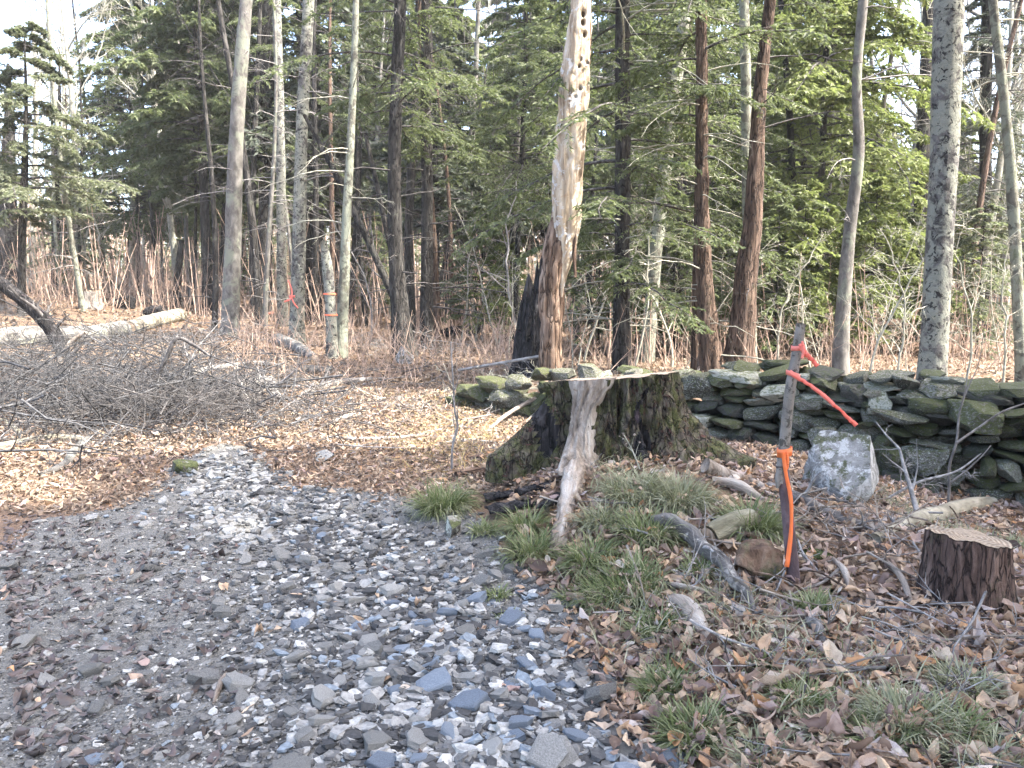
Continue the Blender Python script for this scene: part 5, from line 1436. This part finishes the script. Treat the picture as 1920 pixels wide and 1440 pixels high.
# ------------------------------------------------------------------ fallen leaves
LT = np.array([(0, -.5, 0), (-.20, -.28, 1), (0, -.25, 0), (.20, -.28, 1), (-.30, 0, 1), (0, 0, 0), (.30, 0, 1), (-.22, .28, 1), (0, .27, 0), (.22, .28, 1), (0, .55, 0)])
LF = np.array([(0, 2, 1), (0, 3, 2), (1, 2, 5), (1, 5, 4), (2, 3, 6), (2, 6, 5), (4, 5, 8), (4, 8, 7), (5, 6, 9), (5, 9, 8), (7, 8, 10), (8, 9, 10)])
_rows = [(-.5, .0), (-.36, .17), (-.18, .29), (.02, .33), (.22, .27), (.38, .15), (.58, .0)]
LT3 = []; LF3 = []
for _y, _w in _rows[1:-1]:
    for _u in (-1, -.5, 0, .5, 1): LT3.append((_u * _w, _y + .05 * abs(_u), abs(_u)))
for _r in range(4):
    for _c in range(4):
        _a = _r * 5 + _c; LF3 += [(_a, _a + 1, _a + 6), (_a, _a + 6, _a + 5)]
LT3 += [(0, -.5, 0), (0, .58, 0)]
for _c in range(4): LF3 += [(25, _c + 1, _c), (26, 20 + _c, 21 + _c)]
LT3 = np.array(LT3); LF3 = np.array(LF3)
LT2 = np.array([(0, -.5, 0), (-.28, .0, 1), (0, .02, 0), (.28, .0, 1), (0, .5, 0)]); LF2 = np.array([(0, 2, 1), (0, 3, 2), (1, 2, 4), (2, 3, 4)])
def leaves(P, size, rg, tmpl, tilt=.45):
    Vt, Ft = tmpl; n = len(P)
    x = Vt[None, :, 0] * rg.uniform(.45, 1.3, (n, 1)); y = np.broadcast_to(Vt[None, :, 1], x.shape)
    curl = rg.normal(size=(n, 1)) * 1.3; bend = rg.normal(size=(n, 1)) * .8
    z = curl * x ** 2 * 1.8 + bend * y ** 2 + .06 * rg.normal(size=x.shape) + .22 * np.abs(x) * rg.uniform(-1, 1, (n, 1))
    x = x * (1 - .25 * np.abs(curl).clip(0, 1.6)); y = y * (1 + .12 * rg.normal(size=y.shape) * (np.abs(Vt[None, :, 0]) > .1))
    V = np.stack([x, y, z - z.min(1, keepdims=True) * .6], -1) * size[:, None, None]
    V = np.einsum('nij,nkj->nki', rot_rand(n, tilt, rg), V) + P[:, None]
    F = Ft[None] + (np.arange(n) * len(Vt))[:, None, None]
    return V.reshape(-1, 3), F.reshape(-1, 3)
rl = np.random.default_rng(77)
def litter(name, n, xr, yr, size, tmpl, mat, label, keep=None, tilt=.45, pile=.03, ybias=1.0):
    x = rl.uniform(*xr, n); y = yr[0] + (yr[1] - yr[0]) * rl.random(n) ** ybias
    rd = road_dist(x, y)
    k = rd > rl.uniform(-.16, .12, n)
    if keep is not None: k &= keep(x, y, rd)
    k &= np.abs(x) < y * .95 + .6
    x, y = x[k], y[k]
    s = rl.uniform(*size, len(x))
    P = np.stack([x, y, Zsurf(x, y) + rl.random(len(x)) * pile], -1)
    V, F = leaves(P, s, rl, tmpl, tilt)
    o = put(name, Geo().add(V, tris=F).mesh(name, M[mat], smooth=True))
    return tag(o, label, "leaves", None, "stuff")
bank = lambda x, y, rd: (x > .0) & (x > .35 * (5.5 - y) - .8)
litter("leaf_litter", 6500, (-.4, 2.2), (1.6, 3.2), (.03, .088), (LT3, LF3), 'leaf_near', "curled brown and mauve leaves on the near bank", bank, .6, .04, 1.0)
litter("leaf_litter", 17500, (-.6, 5.2), (3.1, 7.2), (.03, .088), (LT, LF), 'leaf_near', "curled brown and mauve leaves round the stump and stake", bank, .6, .04, 1.1)
litter("leaf_litter", 9000, (-.6, 5.2), (1.6, 7.2), (.02, .07), (LT2, LF2), 'leaf_mid', "broken tan leaves over the bank", bank, .6, .03, 1.2)
litter("leaf_litter", 5000, (-.6, 5.2), (1.6, 7.2), (.015, .05), (LT2, LF2), 'leaf_dark', "dark leaf scraps over the bank", bank, .6, .03, 1.2)
litter("leaf_litter", 7000, (-6, 2.4), (5.2, 11), (.05, .09), (LT2, LF2), 'leaf_near', "mixed brown leaves over the clearing", lambda x, y, rd: wall_side(x, y) * (x > -.6) < .2, .5, .03)
litter("leaf_litter", 62000, (-6, 2.4), (5.2, 12), (.03, .065), (LT2, LF2), 'leaf_mid', "tan leaves over the sunlit clearing", lambda x, y, rd: wall_side(x, y) * (x > -.6) < .2, .5, .025)
litter("leaf_litter", 30000, (-8, -.8), (6.5, 15), (.05, .09), (LT2, LF2), 'leaf_dark', "grey leaves under the brush, dark in place of shade", lambda x, y, rd: np.exp(-((x + 4.6) / 2.4) ** 2 - ((y - 9.8) / 2.6) ** 2) > rl.random(len(x)) * .9, .5, .03)  # dark leaf colour stands in for shade on the ground here
litter("leaf_litter", 34000, (-14, 14), (8, 18), (.07, .12), (LT2, LF2), 'leaf_mid', "tan leaves among the tree trunks", lambda x, y, rd: (y > 11.5) | (wall_side(x, y) * (x > -.6) > .3), .5, .03)
litter("leaf_litter", 20000, (-28, 28), (17, 42), (.13, .22), (LT2, LF2), 'leaf_mid', "tan leaves far back in the woods", None, .5, .03)
# dark leaves along the near left of the road and a few strays on the gravel
n = 900
y = rl.uniform(1.7, 5.2, n); x = -y * .66 + rl.random(n) ** 1.8 * y * .30
P = np.stack([x, y, Zsurf(x, y) + .004], -1); V_, F_ = leaves(P, rl.uniform(.035, .075, n), rl, (LT, LF), .35)
tag(put("leaf_litter", Geo().add(V_, tris=F_).mesh("leaf_litter", M['leaf_dark'])), "dark grey leaves on the left of the road", "leaves", None, "stuff")
n = 150
P2 = road_points(n, rl, 1.8, 5.8); P = np.column_stack([P2, Zsurf(P2[:, 0], P2[:, 1]) + .012]); V_, F_ = leaves(P, rl.uniform(.03, .07, n), rl, (LT, LF), .5)
tag(put("leaf_litter", Geo().add(V_, tris=F_).mesh("leaf_litter", M['leaf_near'])), "stray brown leaves on the gravel", "leaves", None, "stuff")
# the largest leaves, one by one
lm = []
for k in range(8):
    rg = np.random.default_rng(900 + k)
    V_, F_ = leaves(np.zeros((1, 3)), np.ones(1), rg, (LT3, LF3), 0.0)
    lm.append(Geo().add(V_, tris=F_).mesh("fallen_leaf", M['leaf_near'], smooth=True))
cnt = 0
while cnt < 290:
    y = 1.75 + 2.9 * rl.random() ** 1.3; x = rl.uniform(0, 3.4)
    if abs(x) > y * .68 or road_dist(x, y) < .02: continue
    s = rl.uniform(.065, .12)
    put("fallen_leaf", lm[int(rl.integers(8))], ground, (x, y, float(Zsurf(x, y)) + .03 + .02 * rl.random()), (rl.normal() * .4, rl.normal() * .4, rl.random() * 6.28), (s, s, s))
    cnt += 1

# small sticks lying singly among the bank leaves
sm = []
for k in range(6):
    rg = np.random.default_rng(700 + k)
    q = np.array([[0, 0, -.5], [.03 * rg.normal(), .03 * rg.normal(), -.15], [.04 * rg.normal(), .04 * rg.normal(), .2], [.03 * rg.normal(), .03 * rg.normal(), .5]])
    sm.append(rough_tube(spline(q, 12), .018 * np.linspace(1, .5, 12), 6, .3, k).mesh("stick", M[('drywood', 'bleached', 'twig', 'bleached', 'rot', 'drywood')[k]]))
rs_ = np.random.default_rng(31)
cnt = 0
while cnt < 100:
    y = rs_.uniform(1.9, 5.4); x = rs_.uniform(.2, 3.6)
    if x > y * .66 or road_dist(x, y) < .05 or wall_side(x, y) > -.4 or (x - .8) ** 2 + (y - 5.5) ** 2 < .8: continue
    L = rs_.uniform(.14, .5); k = int(rs_.integers(6))
    o = put("stick", sm[k], None, (x, y, float(Zsurf(x, y)) + .06), (math.pi / 2 + rs_.normal() * .12, rs_.normal() * .1, rs_.random() * 6.28), (L * .9, L * .9, L))
    tag(o, ("grey", "bleached", "brown grey", "bleached", "rotten brown", "grey")[k] + " small stick lying loose " + min((((.7, 5.2), "below the big stump"), ((1.4, 3.9), "near the taped stake"), ((2.45, 4.1), "near the short red stump"), ((2.3, 5.6), "before the boulder"), ((.9, 2.6), "at the bank's lower edge"), ((1.7, 2.4), "in the lower right grass"), ((.9, 4.0), "by the peeling limb")), key=lambda m: (m[0][0] - x) ** 2 + (m[0][1] - y) ** 2)[1], "stick", "small sticks among the bank leaves"); cnt += 1
M['moss'] = bark("moss", (.02, .03, .008), (.055, .075, .018), (.10, .13, .035), 40, 1, bump=1.0)
for (px, py, wx, hx, lab) in ((1530, 1042, 70, 26, "dark green moss cushion right of the taped stake"), (1572, 1104, 40, 22, "bright little moss clump among leaves right of the stake's foot")):
    b = G(px, py); sc = b[1] / FPX; v_, f_ = rock(int(px), ICO4, 3, .9, .30)
    tag(put("moss_clump", Geo().add(v_ * np.array([wx, wx * .8, hx]) * sc / 2, tris=f_).mesh("moss_clump", M['moss']), None, b), lab, "moss")

# ------------------------------------------------------------------ brown thicket and understory behind
rt = np.random.default_rng(55)
def stems(n, xr, yr, Hr, rr, mat, name, label, seed, side=3, lean=.10, keep=None):
    rg = np.random.default_rng(seed)
    y = rg.uniform(*yr, n); x = rg.uniform(*xr, n) * y
    if keep is not None: k = keep(x, y); x, y = x[k], y[k]; n = len(x)
    H = rg.uniform(*Hr, n); N = 6
    d = norm(np.stack([rg.normal(size=n) * lean, rg.normal(size=n) * lean, np.ones(n)], -1))
    p = np.stack([x, y, T(x, y) - .05], -1); out = [p]
    for _ in range(N - 1):
        d = norm(d + .06 * rg.normal(size=d.shape)); p = p + d * (H / (N - 1))[:, None]; out.append(p)
    P = np.stack(out, 1); Rr = rg.uniform(*rr, n)[:, None] * np.linspace(1, .3, N)
    g = Geo().add(*tubes(P[:, [0, 2, 4, 5]], Rr[:, [0, 2, 4, 5]], 4))
    if side:
        C1, R1 = grow(P, Rr, side, .25, .95, R_(45), .30, rg, N=4, up=.05, wob=.12, rmin=.003, rk=.6)
        g.add(*tubes(C1[:, [0, 2, 3]], R1[:, [0, 2, 3]], 3))
    return tag(put(name, g.mesh(name, M[mat])), label, "thicket", None, "stuff")
M['stem_brown'] = bark("thicket_stem_brown", (.17, .118, .088), (.33, .24, .185), (.46, .36, .285), 14, .3, bump=.2)
stems(900, (-.62, .12), (22, 40), (1.2, 3.6), (.010, .024), 'stem_brown', "thicket", "brown bare thicket stems beyond the trunks", 1)
stems(600, (-.66, -.2), (21, 34), (.5, 1.8), (.007, .014), 'stem_brown', "thicket", "low brown brush on the left rise", 2, 4, .35)
stems(600, (.1, .70), (14, 32), (.8, 2.2), (.008, .020), 'stem_brown', "thicket", "brown bare thicket stems behind the wall", 3)
stems(500, (-.05, .70), (10.5, 18), (.35, 1.3), (.004, .009), 'stem_brown', "undergrowth", "thin dry undergrowth behind the wall", 4, 4, .45, keep=lambda x, y: wall_side(x, y) > .8)
stems(420, (-.35, .05), (11, 19), (.3, 1.1), (.004, .008), 'stem_brown', "undergrowth", "thin dry stalks between the left trunks and the snag", 5, 4, .45)
# pale bare undergrowth of fine twigs between the trunks
def fine_understory(n, xr, yr, Hr, mat, label, seed):
    rg = np.random.default_rng(seed)
    y = rg.uniform(*yr, n); x = rg.uniform(*xr, n) * y
    k = wall_side(x, y) * (x > -.6) > -.0 + .8 * (x > -.6); x, y = x[k], y[k]; n = len(x)
    H = rg.uniform(*Hr, n); N = 9
    d = norm(np.stack([rg.normal(size=n) * .18, rg.normal(size=n) * .18, np.ones(n)], -1))
    p = np.stack([x, y, T(x, y) - .05], -1); out = [p]
    for _ in range(N - 1):
        d = norm(d + .09 * rg.normal(size=d.shape)); p = p + d * (H / (N - 1))[:, None]; out.append(p)
    P = np.stack(out, 1); Rr = rg.uniform(.008, .018, n)[:, None] * np.linspace(1, .25, N)
    C1, R1 = grow(P, Rr, 9, .15, .98, R_(60), .38, rg, N=6, up=-.01, wob=.14, rmin=.0042, rk=.5)
    C2, R2 = grow(C1, R1, 5, .2, 1, R_(48), .5, rg, N=4, wob=.15, rmin=.0034, rk=.7)
    g = Geo()
    for p_, r_, s_, kk in ((P, Rr, 5, slice(None)), (C1, R1, 3, [0, 2, 4, 5]), (C2, R2, 3, [0, 2, 3])): g.add(*tubes(p_[:, kk], r_[:, kk], s_))
    tag(put("undergrowth", g.mesh("undergrowth", M[mat])), label, "undergrowth", None, "stuff")
fine_understory(130, (-.60, .0), (16, 34), (2.0, 5.5), 'twig_pale', "pale fine twigs of bare undergrowth between the left trunks", 21)
fine_understory(90, (-.02, .70), (11.5, 30), (1.2, 3.0), 'twig_pale', "pale fine twigs of bare undergrowth behind the wall", 22)
# pale sunlit understory saplings one can tell apart
def understory(px, py, hpx, lean, seed, label, mat='twig_pale', w0=5):
    b = G(px, py); sc = b[1] / FPX
    rg = np.random.default_rng(seed)
    H = hpx * sc; N = 16; s = np.linspace(0, 1, N)
    P = np.stack([lean * H * s ** 1.6 + .04 * H * np.sin(s * 5 + seed), .1 * H * s * math.sin(seed), H * s], -1)
    P += .012 * H * rg.normal(size=P.shape) * s[:, None]
    Rr = np.maximum(w0 * sc / 2 * np.linspace(1, .3, N), .003)
    P1, R1 = grow(P[None], Rr[None], 12, .2, .98, R_(55), .42, rg, N=7, up=-.01, wob=.13, rk=.5, rmin=.004)
    P2, R2 = grow(P1, R1, 5, .2, 1, R_(45), .5, rg, N=5, wob=.15, rmin=.003)
    P3, R3 = grow(P2, R2, 3, .2, 1, R_(45), .5, rg, N=4, wob=.15, rmin=.0025)
    root = thing("understory_sapling", label, "sapling", b, "pale bare saplings under the hemlocks")
    put("stem", Geo().add(*tubes(P[None], Rr[None], 7)).mesh("sapling_stem", M[mat]), root)
    gg = Geo()
    for p_, r_, q_ in ((P1, R1, 4), (P2, R2, 3), (P3, R3, 3)): gg.add(*tubes(p_, r_, q_))
    put("twigs", gg.mesh("sapling_twigs", M[mat]), root)["kind"] = "stuff"
US = [(968, 660, 320, -.05, "thin dark sapling left of the black stub", 'twig', 6), (935, 650, 260, -.35, "pale sapling bending left before the brown thicket", 'twig_pale', 4), (900, 640, 210, .3, "pale sapling leaning right beyond the rotten lump", 'twig_pale', 4),
      (1105, 680, 300, .25, "pale sapling right beside the snag's foot", 'twig_pale', 5), (1190, 690, 330, .15, "pale twiggy sapling beside the dark hemlock", 'twig_pale', 5), (1250, 690, 300, -.3, "pale sapling leaning left of the brown stem", 'twig_pale', 5),
      (1450, 700, 260, .35, "pale arching sapling left of the taped stake", 'twig_pale', 5), (1520, 700, 200, -.2, "short pale sapling behind the taped stake", 'twig_pale', 5), (1640, 720, 320, .3, "greenish sapling right of the wavy trunk", 'twig_pale', 5),
      (1690, 720, 280, -.2, "pale sapling just left of the big blotchy trunk", 'twig_pale', 5), (1810, 735, 330, -.15, "pale twiggy sapling just right of the big blotchy trunk", 'twig_pale', 5), (1870, 730, 300, .1, "pale sapling left of the bending edge trunk", 'twig_pale', 5),
      (40, 520, 330, .0, "tall pale sapling at the far left edge", 'twig_pale', 7), (160, 500, 230, .2, "pale bushy sapling before the left hemlock", 'twig_pale', 5), (205, 520, 180, -.2, "short pale sapling by the far pale rock", 'twig_pale', 5),
      (300, 560, 160, .25, "pale leafless sapling under the left crown", 'twig_pale', 4), (700, 640, 240, -.3, "thin grey sapling between the banded post and thick hemlock", 'twig', 4), (860, 640, 240, .2, "grey sapling behind the rotten log lump", 'twig_pale', 4)]
for i, (px, py, h_, ln, lab, mk, w0) in enumerate(US): understory(px, py, h_, ln, 40 + i, lab, mk, w0)

# ------------------------------------------------------------------ the woods behind
ax0 = lambda h: np.array([0.0, 0.0])
def bg_hemlock_proto(seed, z0, H, Rm, nb, mat, label, n1=28, n2=22):
    root = thing("hemlock_tree", label, "tree", (0, 0, 0), "hemlocks farther back in the woods")
    path = np.stack([np.zeros(24), np.zeros(24), np.linspace(-.3, H, 24)], -1); path[:, 0] += .05 * np.sin(np.linspace(0, 6, 24) + seed)
    put("trunk", rough_tube(path, np.linspace(.20, .03, 24), 8, .1, seed).mesh("trunk", M['bark_hemlock']), root)
    gb, gn = hemlock(seed, ax0, z0, H, Rm, nb, n1, n2, tw=(.13, .28), wd=.058)
    put("boughs", gb.mesh("boughs", M['twig_dark']), root)
    put("crown", gn.mesh("crown", M[mat], smooth=False), root)
    return root
def copy_tree(o):
    c = o.copy(); COL.objects.link(c)
    for ch in o.children:
        k = ch.copy(); COL.objects.link(k); k.parent = c
    return c
MARKS = [(15, "stout far left trunk"), (110, "far left thin trunk"), (250, "big left hemlock crown"), (345, "broken dark stem"), (440, "smooth grey trunk"), (525, "thin pale mottled trunk"), (565, "taped grey trunk"), (620, "orange banded post"),
         (665, "slender lichen spotted trunk"), (745, "thick dark hemlock trunk"), (800, "straight scarred dark trunk"), (870, "rotten log lump"), (965, "open gap beside the snag"), (1070, "pale broken snag"), (1165, "tall dark hemlock"), (1240, "leaning pale trunk"),
         (1320, "vine covered trunk"), (1410, "broad brown trunk"), (1500, "taped stake"), (1600, "wavy smooth trunk"), (1690, "sapling left of the blotchy trunk"), (1760, "big blotchy trunk"), (1840, "greyish right hemlock"), (1905, "trunk bending at right edge")]
def place(o, kind, x, y):
    px = 960 + FPX * x / y
    nm = min(MARKS, key=lambda m: abs(m[0] - px))
    o["label"] = kind + (" beyond the " if y < 32 else (" well behind the " if y < 44 else " far behind the ")) + nm[1]
HL = ["dark full hemlock farther back in the woods", "tall open hemlock farther back in the woods", "grey green hemlock farther back in the woods", "bright green hemlock farther back in the woods"]
protos = [bg_hemlock_proto(201, 5.2, 15, 3.8, 80, 'needle', HL[0]), bg_hemlock_proto(202, 5.8, 17, 3.4, 76, 'needle', HL[1]),
          bg_hemlock_proto(203, 3.6, 12, 3.2, 70, 'needle_grey', HL[2]), bg_hemlock_proto(204, 4.6, 14, 3.8, 80, 'needle_lime', HL[3])]
used = [0, 0, 0, 0]
rp = np.random.default_rng(66)
spots = []
def far_ok(x, y):
    a = x / y
    return not ((a < -.40 and y < 50) or -.545 < a < -.44 or (-.06 < a < -.02))
for (lo, hi, n) in ((24, 32, 8), (32, 44, 24), (44, 62, 46)):
    k = 0
    while k < n:
        y = rp.uniform(lo, hi); x = rp.uniform(-.78, .78) * y
        if not far_ok(x, y): 
            continue
        if all((x - a) ** 2 + (y - b_) ** 2 > 7 for a, b_ in spots): spots.append((x, y)); k += 1
for (x, y) in spots:
    a = x / y
    i = int(rp.choice([0, 1, 2, 3], p=[.38, .30, .16, .16] if a < .2 else [.2, .2, .25, .35]))
    o = protos[i] if used[i] == 0 else copy_tree(protos[i])
    used[i] += 1
    place(o, ("dark full hemlock", "tall open hemlock", "grey green hemlock", "bright green hemlock")[i], x, y)
    o.location = (x, y, float(T(x, y)) - .1); o.rotation_euler = (0, 0, rp.random() * 6.28)
    s = rp.uniform(.8, 1.2) * (.50 if a < -.42 else (.66 if a > .42 else 1)); o.scale = (s, s, s)

# tall hemlocks standing to the right, out of view, that shade the road and the bank
for i, (x, y, H, sc_) in enumerate(((5.4, 1.6, 17, 1.0), (8.3, 3.2, 17, 1.0), (6.6, -1.6, 16, 1.0), (9.6, -.2, 18, 1.0), (3.6, -1.8, 15, .95), (12.4, 4.6, 17, .95), (12.8, 1.4, 17, 1.0))):
    root = thing("hemlock_tree", "tall dark hemlock shading the road from the right", "tree", (x, y, float(T(x, y)) - .1), "tall hemlocks shading the road")
    if i == 0:
        path = np.stack([np.zeros(24), np.zeros(24), np.linspace(-.3, 17, 24)], -1)
        tall_trunk = rough_tube(path, np.linspace(.22, .03, 24), 10, .1, 5).mesh("trunk", M['bark_hemlock'])
        gb, gn = hemlock(271, ax0, 6.5, 17, 3.2, 70, 26, 13, tw=(.16, .34), wd=.085)
        tall_boughs = gb.mesh("boughs", M['twig_dark']); tall_crown = gn.mesh("crown", M['needle'], smooth=False)
    root.rotation_euler = (0, 0, i * 1.3); root.scale = (sc_, sc_, sc_)
    put("trunk", tall_trunk, root); put("boughs", tall_boughs, root); put("crown", tall_crown, root)

young = {}
for i, (px, py, H, mat, lab) in enumerate([
    (905, 632, 3.6, 'needle', "young green hemlock in the gap left of the snag"), (948, 640, 2.6, 'needle_lime', "small bright hemlock close left of the black stub"), (1122, 662, 3.4, 'needle', "young dark hemlock just right of the snag"),
    (1192, 660, 2.8, 'needle_lime', "bright young hemlock between the dark hemlock and the leaning pale trunk"), (1262, 668, 3.2, 'needle', "young hemlock right of the leaning pale trunk"), (1452, 672, 3.0, 'needle', "low dark hemlock behind the wall left of the stake"),
    (1500, 668, 3.4, 'needle_lime', "low bright hemlock right behind the taped stake"), (1630, 668, 3.6, 'needle_lime', "bright young hemlock right of the wavy trunk"), (1690, 662, 3.0, 'needle', "young hemlock left of the big blotchy trunk"), (1830, 668, 3.0, 'needle_pale', "pale young hemlock right of the big blotchy trunk"),
    (700, 600, 4.0, 'needle', "young hemlock between the banded post and the thick trunk"), (840, 598, 3.8, 'needle', "young hemlock right of the straight dark trunk"), (470, 575, 4.0, 'needle', "young hemlock behind the smooth grey trunk"), (140, 528, 4.5, 'needle_pale', "pale young hemlock behind the far grey stump")]):
    b = G(px, py); root = thing("young_hemlock", lab, "tree", b, "young hemlocks under the tall trees")
    path = np.stack([np.zeros(12), np.zeros(12), np.linspace(-.1, H, 12)], -1)
    put("trunk", rough_tube(path, np.linspace(.03, .006, 12), 6, .1, i).mesh("trunk", M['bark_hemlock']), root)
    root.rotation_euler = (0, 0, i * 2.1)
    if mat not in young:
        gb, gn = hemlock(600 + i, ax0, .45, 3.4, 1.55, 40, 18, 16, tw=(.06, .13), wd=.026)
        young[mat] = (gb.mesh("boughs", M['twig_dark']), gn.mesh("crown", M[mat], smooth=False))
    for nm, me in zip(("boughs", "crown"), young[mat]): put(nm, me, root, scale=(H / 3.4,) * 3)

def bare_proto(seed, H, r, mat, label, n1=12):
    rg = np.random.default_rng(seed)
    root = thing("bare_tree", label, "tree", (0, 0, 0), "leafless trees farther back in the woods")
    n = 30; z = np.linspace(-.3, H, n)
    path = np.stack([.25 * np.sin(z * .3 + seed), .2 * np.cos(z * .37 + seed), z], -1); rad = r * np.linspace(1, .12, n)
    put("trunk", rough_tube(path, rad, 8, .08, seed).mesh("trunk", M[mat]), root)
    gg = Geo()
    P1, R1 = grow(path[None, 6:], rad[None, 6:], n1, 0, .97, R_(45), .42, rg, N=8, up=.08, wob=.10, rk=.45, rmin=.012)
    P2, R2 = grow(P1, R1, 7, .15, 1, R_(40), .5, rg, N=6, up=.06, wob=.12, rmin=.009)
    P3, R3 = grow(P2, R2, 6, .15, 1, R_(38), .5, rg, N=5, up=.05, wob=.13, rmin=.0065)
    P4, R4 = grow(P3, R3, 4, .2, 1, R_(38), .55, rg, N=4, up=.04, wob=.14, rmin=.005)
    for p_, r_, s_ in ((P1, R1, 5), (P2, R2, 4), (P3, R3, 3), (P4, R4, 3)): gg.add(*tubes(p_, r_, s_))
    put("branches", gg.mesh("branches", M[mat]), root)
    return root
BL = ["pale leafless tree with fine twigs far back", "grey leafless tree far back in the woods", "slim dark leafless tree far back in the woods"]
bp = [bare_proto(301, 15, .14, 'twig_pale', BL[0], 16), bare_proto(302, 17, .18, 'bark_grey', BL[1]), bare_proto(303, 13, .11, 'bark_hemlock', BL[2])]
ub = [0, 0, 0]
bs = [(-14.8, 27, 0), (-17.2, 29, 0), (-15.5, 33, 0), (-13.0, 36, 1), (-20, 36, 0), (-16.5, 41, 1), (-1.2, 26, 1), (-2.5, 33, 2), (-1.0, 40, 0), (.4, 29, 2), (16.5, 25, 0), (14.2, 28, 1), (18.5, 30, 0), (13.2, 23, 1), (21, 34, 0), (15.8, 36, 1), (10.5, 30, 0), (11.6, 19.5, 0)]
for _ in range(34):
    y = rp.uniform(22, 55); bs.append((rp.uniform(-.8, .8) * y, y, int(rp.integers(3))))
for (x, y, i) in bs:
    o = bp[i] if ub[i] == 0 else copy_tree(bp[i])
    ub[i] += 1
    place(o, ("pale leafless tree", "grey leafless tree", "slim dark leafless tree")[i], x, y)
    o.location = (x, y, float(T(x, y)) - .1); o.rotation_euler = (0, 0, rp.random() * 6.28)
    s = rp.uniform(.8, 1.15); o.scale = (s, s, s)

# slender trunks one can tell apart in the middle distance
tm = []
for k, mk in enumerate(('bark_hemlock', 'bark_grey', 'bark_brown', 'bark_lichen')):
    n = 30; z = np.linspace(-.3, 11, n); pth = np.stack([.12 * np.sin(z * .5 + k), .1 * np.cos(z * .4 + k), z], -1)
    ax = lambda h, p=pth: np.array([np.interp(h, p[:, 2], p[:, 0]), np.interp(h, p[:, 2], p[:, 1])])
    tm.append((rough_tube(pth, np.linspace(.10, .03, n) * (1, .8, .9, .7)[k], 8, .1, 400 + k).mesh("slender_trunk", M[mk]), stubs(410 + k, ax, .8, 9, .05, 36, (.3, 1.8)).mesh("dead_twigs", M['twig_dark' if k in (0, 2) else 'twig'])))
SL = ["slender dark trunk deep among the trees", "slender grey trunk deep among the trees", "slender brown trunk deep among the trees", "thin lichen pale trunk deep among the trees"]
for k in range(56):
    y = rp.uniform(17, 40); a = rp.uniform(-.68, .70)
    if -.50 < a < -.40 and y < 24: continue
    x = a * y; i = int(rp.choice(4, p=[.45, .2, .2, .15]))
    root = thing("slender_tree", SL[i], "tree", (x, y, float(T(x, y)) - .05), "slender trunks deep among the trees")
    place(root, SL[i].split(' deep')[0], x, y)
    root.rotation_euler = (rp.normal() * .03, rp.normal() * .04, rp.random() * 6.28); s = rp.uniform(.7, 1.25); root.scale = (s, s, s)
    put("trunk", tm[i][0], root); put("dead_twigs", tm[i][1], root)["kind"] = "stuff"

# far woods that read as one mass
rg = np.random.default_rng(88)
g = Geo(); gl = Geo()
n = 900; y = rg.uniform(58, 110, n); x = rg.uniform(-.95, .95, n) * y
H = rg.uniform(5, 11, n); N = 5; s = np.linspace(0, 1, N)
P = np.stack([x[:, None] + rg.normal(size=(n, 1)) * .4 * s, np.broadcast_to(y[:, None], (n, N)), T(x, y)[:, None] + H[:, None] * s], -1)
Rr = rg.uniform(.06, .16, n)[:, None] * np.linspace(1, .3, N)
g.add(*tubes(P, Rr, 4))
C1, R1 = grow(P, Rr, 7, .3, 1, R_(45), .35, rg, N=4, up=.08, wob=.1, rmin=.014)
g.add(*tubes(C1[:, [0, 3]], R1[:, [0, 3]], 3))
tag(put("distant_woods", g.mesh("distant_woods", M['stem_brown'])), "far brown woods reading as one mass", "woods", None, "stuff")
n = 60000; y = rg.uniform(60, 105, n); x = rg.uniform(-.95, .95, n) * y
q = np.stack([x * .16, y * .16, x * 0], -1); hgt = 2.5 + 7.5 * np.clip(vnoise(q, 3) * .6 + .5, 0, 1)
k = (vnoise(q * .8 + 31, 5) > -.35); x, y, hgt = x[k], y[k], hgt[k]
z = T(x, y) + .4 + hgt * rg.random(len(x)) ** .8
d = norm(rg.normal(size=(len(x), 3)) * [1, 1, .35]); 
v_, f_ = diamonds(np.stack([x, y, z], -1), d, rg.uniform(.5, 1.1, len(x)), rg.uniform(.12, .28, len(x)), rg); gl.add(v_, tris=f_)
tag(put("distant_foliage", gl.mesh("distant_foliage", M['needle'], smooth=False)), "far green conifer foliage", "woods", None, "stuff")


# ------------------------------------------------------------------ added thin haze that lifts the dark woods
def added_haze_box():
    hm = bpy.data.materials.new("added_haze_air"); hm.use_nodes = True; t = hm.node_tree
    t.nodes.remove(t.nodes["Principled BSDF"])
    pv = t.nodes.new("ShaderNodeVolumePrincipled"); pv.inputs["Color"].default_value = (.93, .95, .92, 1); pv.inputs["Density"].default_value = .0006
    t.links.new(pv.outputs[0], t.nodes["Material Output"].inputs["Volume"])
    x0, x1, y0, y1, z0, z1 = -165, 165, -25, 262, -2.0, 26.0
    V = [(x, y, z) for z in (z0, z1) for y in (y0, y1) for x in (x0, x1)]
    Q = [(0, 2, 3, 1), (4, 5, 7, 6), (0, 1, 5, 4), (2, 6, 7, 3), (0, 4, 6, 2), (1, 3, 7, 5)]
    tag(put("haze", Geo().add(V, Q).mesh("haze", hm, smooth=False)), "thin pale haze added to lift the dark woods", "haze", None, "stuff")
added_haze_box()
